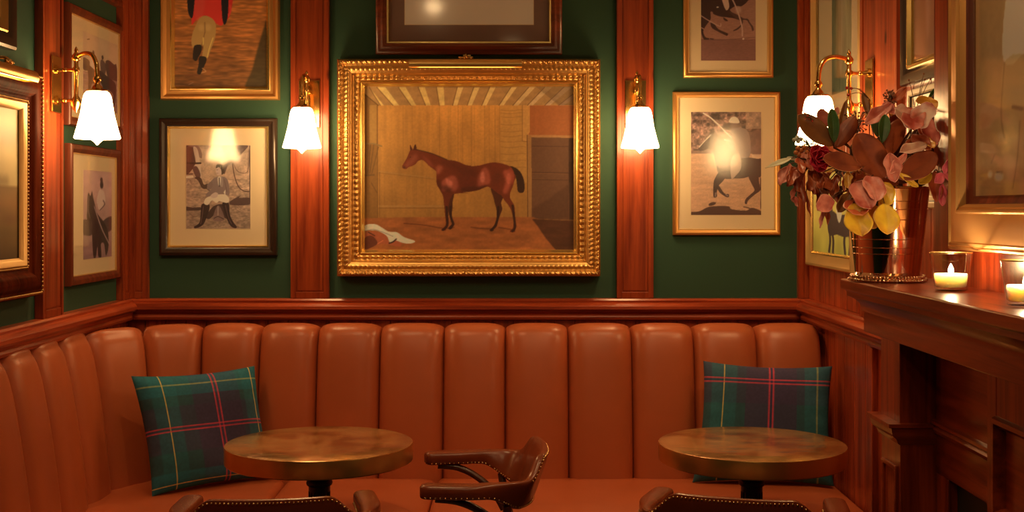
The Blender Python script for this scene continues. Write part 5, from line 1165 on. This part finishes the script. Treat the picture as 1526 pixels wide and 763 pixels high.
# berries, seed heads, fir sprig
def berries(pts, mt_, r, nm):
    def f(o, root, m):
        for (x, y, Y) in pts:
            p = fp(x, y, Y) - root; b = MB(); b.sphere(tuple(p), r, 10, 7); b.build(nm, mt_, o, smooth=180)
            h = f.hub - root; m.tube([tuple(q) for q in cr([h, (h + p) / 2 + Vector((0, 0, .012)), p], 4)], .0009, 5)
    return f
def bspray(name, label, cat, hub, pts, mt_, r, nm, group=None):
    f = berries(pts, mt_, r, nm); f.hub = Vector(hub); return spray(name, label, cat, hub, [], extra=f, stem_r=.0018, group=group)
bspray('berry_sprig', 'thin twig with red berries arching in front of the right lamp stem', 'foliage', fp(395, 90, 3.40), [(315, 50, 3.36), (320, 75, 3.37), (330, 52, 3.37)], M_berry, .0045, 'berry', 'berry sprigs')
bspray('berry_sprig', 'thin twig with tiny red berries in front of the left side of the lit shade', 'foliage', fp(215, 190, 3.36), [(165, 140, 3.33), (175, 150, 3.33), (180, 160, 3.34), (192, 168, 3.34), (168, 160, 3.33), (205, 160, 3.35)], M_berry, .0028, 'berry', 'berry sprigs')
r6 = random.Random(6)
bspray('seed_sprig', 'sprig of brown seed heads beside the coral leaf at the top of the bouquet', 'foliage', fp(470, 130, 3.42), [(470 + r6.uniform(-26, 22), 82 + r6.uniform(-24, 24), 3.38 + r6.uniform(-.02, .02)) for _ in range(34)], M_seed, .0028, 'seed_head', 'seed sprigs')
bspray('seed_sprig', 'sprig of small seed heads between the green leaves and the lamp', 'foliage', fp(350, 215, 3.42), [(350 + r6.uniform(-45, 40), 165 + r6.uniform(-34, 40), 3.42 + r6.uniform(-.02, .02)) for _ in range(40)], M_seed, .0030, 'seed_head', 'seed sprigs')
bspray('bud_sprig', 'sprig of grey-green buds left of the magnolia leaf', 'foliage', fp(190, 270, 3.38), [(135, 232, 3.34), (142, 240, 3.34), (138, 226, 3.35), (128, 235, 3.34), (150, 232, 3.35)], M_bud, .0058, 'bud')
bspray('rosehip_sprig', 'sprig of amber rosehips at the left behind the rust leaves', 'foliage', fp(195, 290, 3.36), [(140, 265, 3.33), (152, 272, 3.33), (133, 280, 3.33), (163, 262, 3.34), (145, 288, 3.33), (172, 278, 3.34), (345, 345, 3.29), (360, 350, 3.29), (382, 352, 3.29)], plain('amber_rosehip', (.50, .16, .04), .3, coat=.4), .0062, 'rosehip')
def fir(o, root, m):
    b = MB()
    for k in range(90):
        t = r6.random(); a = fp(135 + 95*t, 262 - 12*math.sin(3*t), 3.36) - root; d = Vector((r6.uniform(-1, 1), r6.uniform(-.6, .6), r6.uniform(-1, 1))).normalized() * .018; b.tube([tuple(a), tuple(a + d)], .0006, 4)
    b.build('needles', L_green, o, kind=None)
spray('fir_sprig', 'feathery green fir sprig left of the crimson rose', 'foliage', fp(215, 262, 3.37), [], extra=fir)
bspray('twig', 'thin bare upright twigs in front of the cream frame', 'foliage', fp(560, 150, 3.46), [(588, 0, 3.46), (592, 20, 3.45), (612, 18, 3.46), (535, 22, 3.46)], M_seed, .003, 'bud')

# ------------------------------------------------------------------ lights and camera
def downlight(x, y, e, size=.05, spot=100, blend=.8, tgt=None):
    o = empty('ceiling_downlight', (x, y, ZC), 0, 'recessed ceiling downlight above the booth', 'ceiling light', 'ceiling downlights')
    m = MB(); m.lathe([(.030, -.001), (.045, -.001), (.052, -.004), (.052, -.006), (.030, -.006)], n=32); m.build('trim_ring', M_brass, o, smooth=40)
    m = MB(); m.lathe([(0, -.003), (.030, -.003), (.030, -.002), (0, -.002)], n=24); m.build('lens', M_down, o)
    l = bpy.data.lights.new('downlight_beam', 'SPOT'); l.energy = e; l.spot_size = math.radians(spot); l.spot_blend = blend; l.shadow_soft_size = size; l.color = (1., .64, .30)
    lo = bpy.data.objects.new('downlight_beam', l); COL.objects.link(lo); lo.parent = o; lo.location = (0, 0, -.02)
    if tgt is not None:
        d = Vector(tgt) - Vector((x, y, ZC)); lo.rotation_euler = d.to_track_quat('-Z', 'Y').to_euler()
for x, y, e, tg in ((-.55, 3.5, 24, (-.6, 4.3, 0)), (.62, 3.5, 24, (.6, 4.3, 0)), (-.55, 1.6, 18, (-.7, 3.4, .5)), (.45, 1.6, 18, (.5, 3.4, .5)), (0., -.6, 20, (0, 1.5, 0)), (.35, 2.55, 18, (1.08, 3.2, 1.3))): downlight(x, y, e, tgt=tg)
w = bpy.data.worlds.new('room_dark'); S.world = w; w.use_nodes = True; w.node_tree.nodes['Background'].inputs[0].default_value = (1, .6, .3, 1); w.node_tree.nodes['Background'].inputs[1].default_value = .0
cam = bpy.data.cameras.new('camera'); co = bpy.data.objects.new('camera', cam); COL.objects.link(co)
co.location = (0, 0, EYE); co.rotation_euler = (PI / 2, 0, 0); cam.sensor_width = 36; cam.lens = 36 * F / 1526; cam.shift_y = -(763 / 2 - CYP) / 1526; cam.clip_start = .05
S.camera = co
S.view_settings.view_transform = 'Standard'; S.view_settings.look = 'None'; S.view_settings.exposure = 0.0; S.view_settings.gamma = 1.0; S.view_settings.use_curve_mapping = False
S.cycles.use_denoising = True; S.cycles.max_bounces = 8; S.cycles.transparent_max_bounces = 24; S.cycles.sample_clamp_indirect = 6
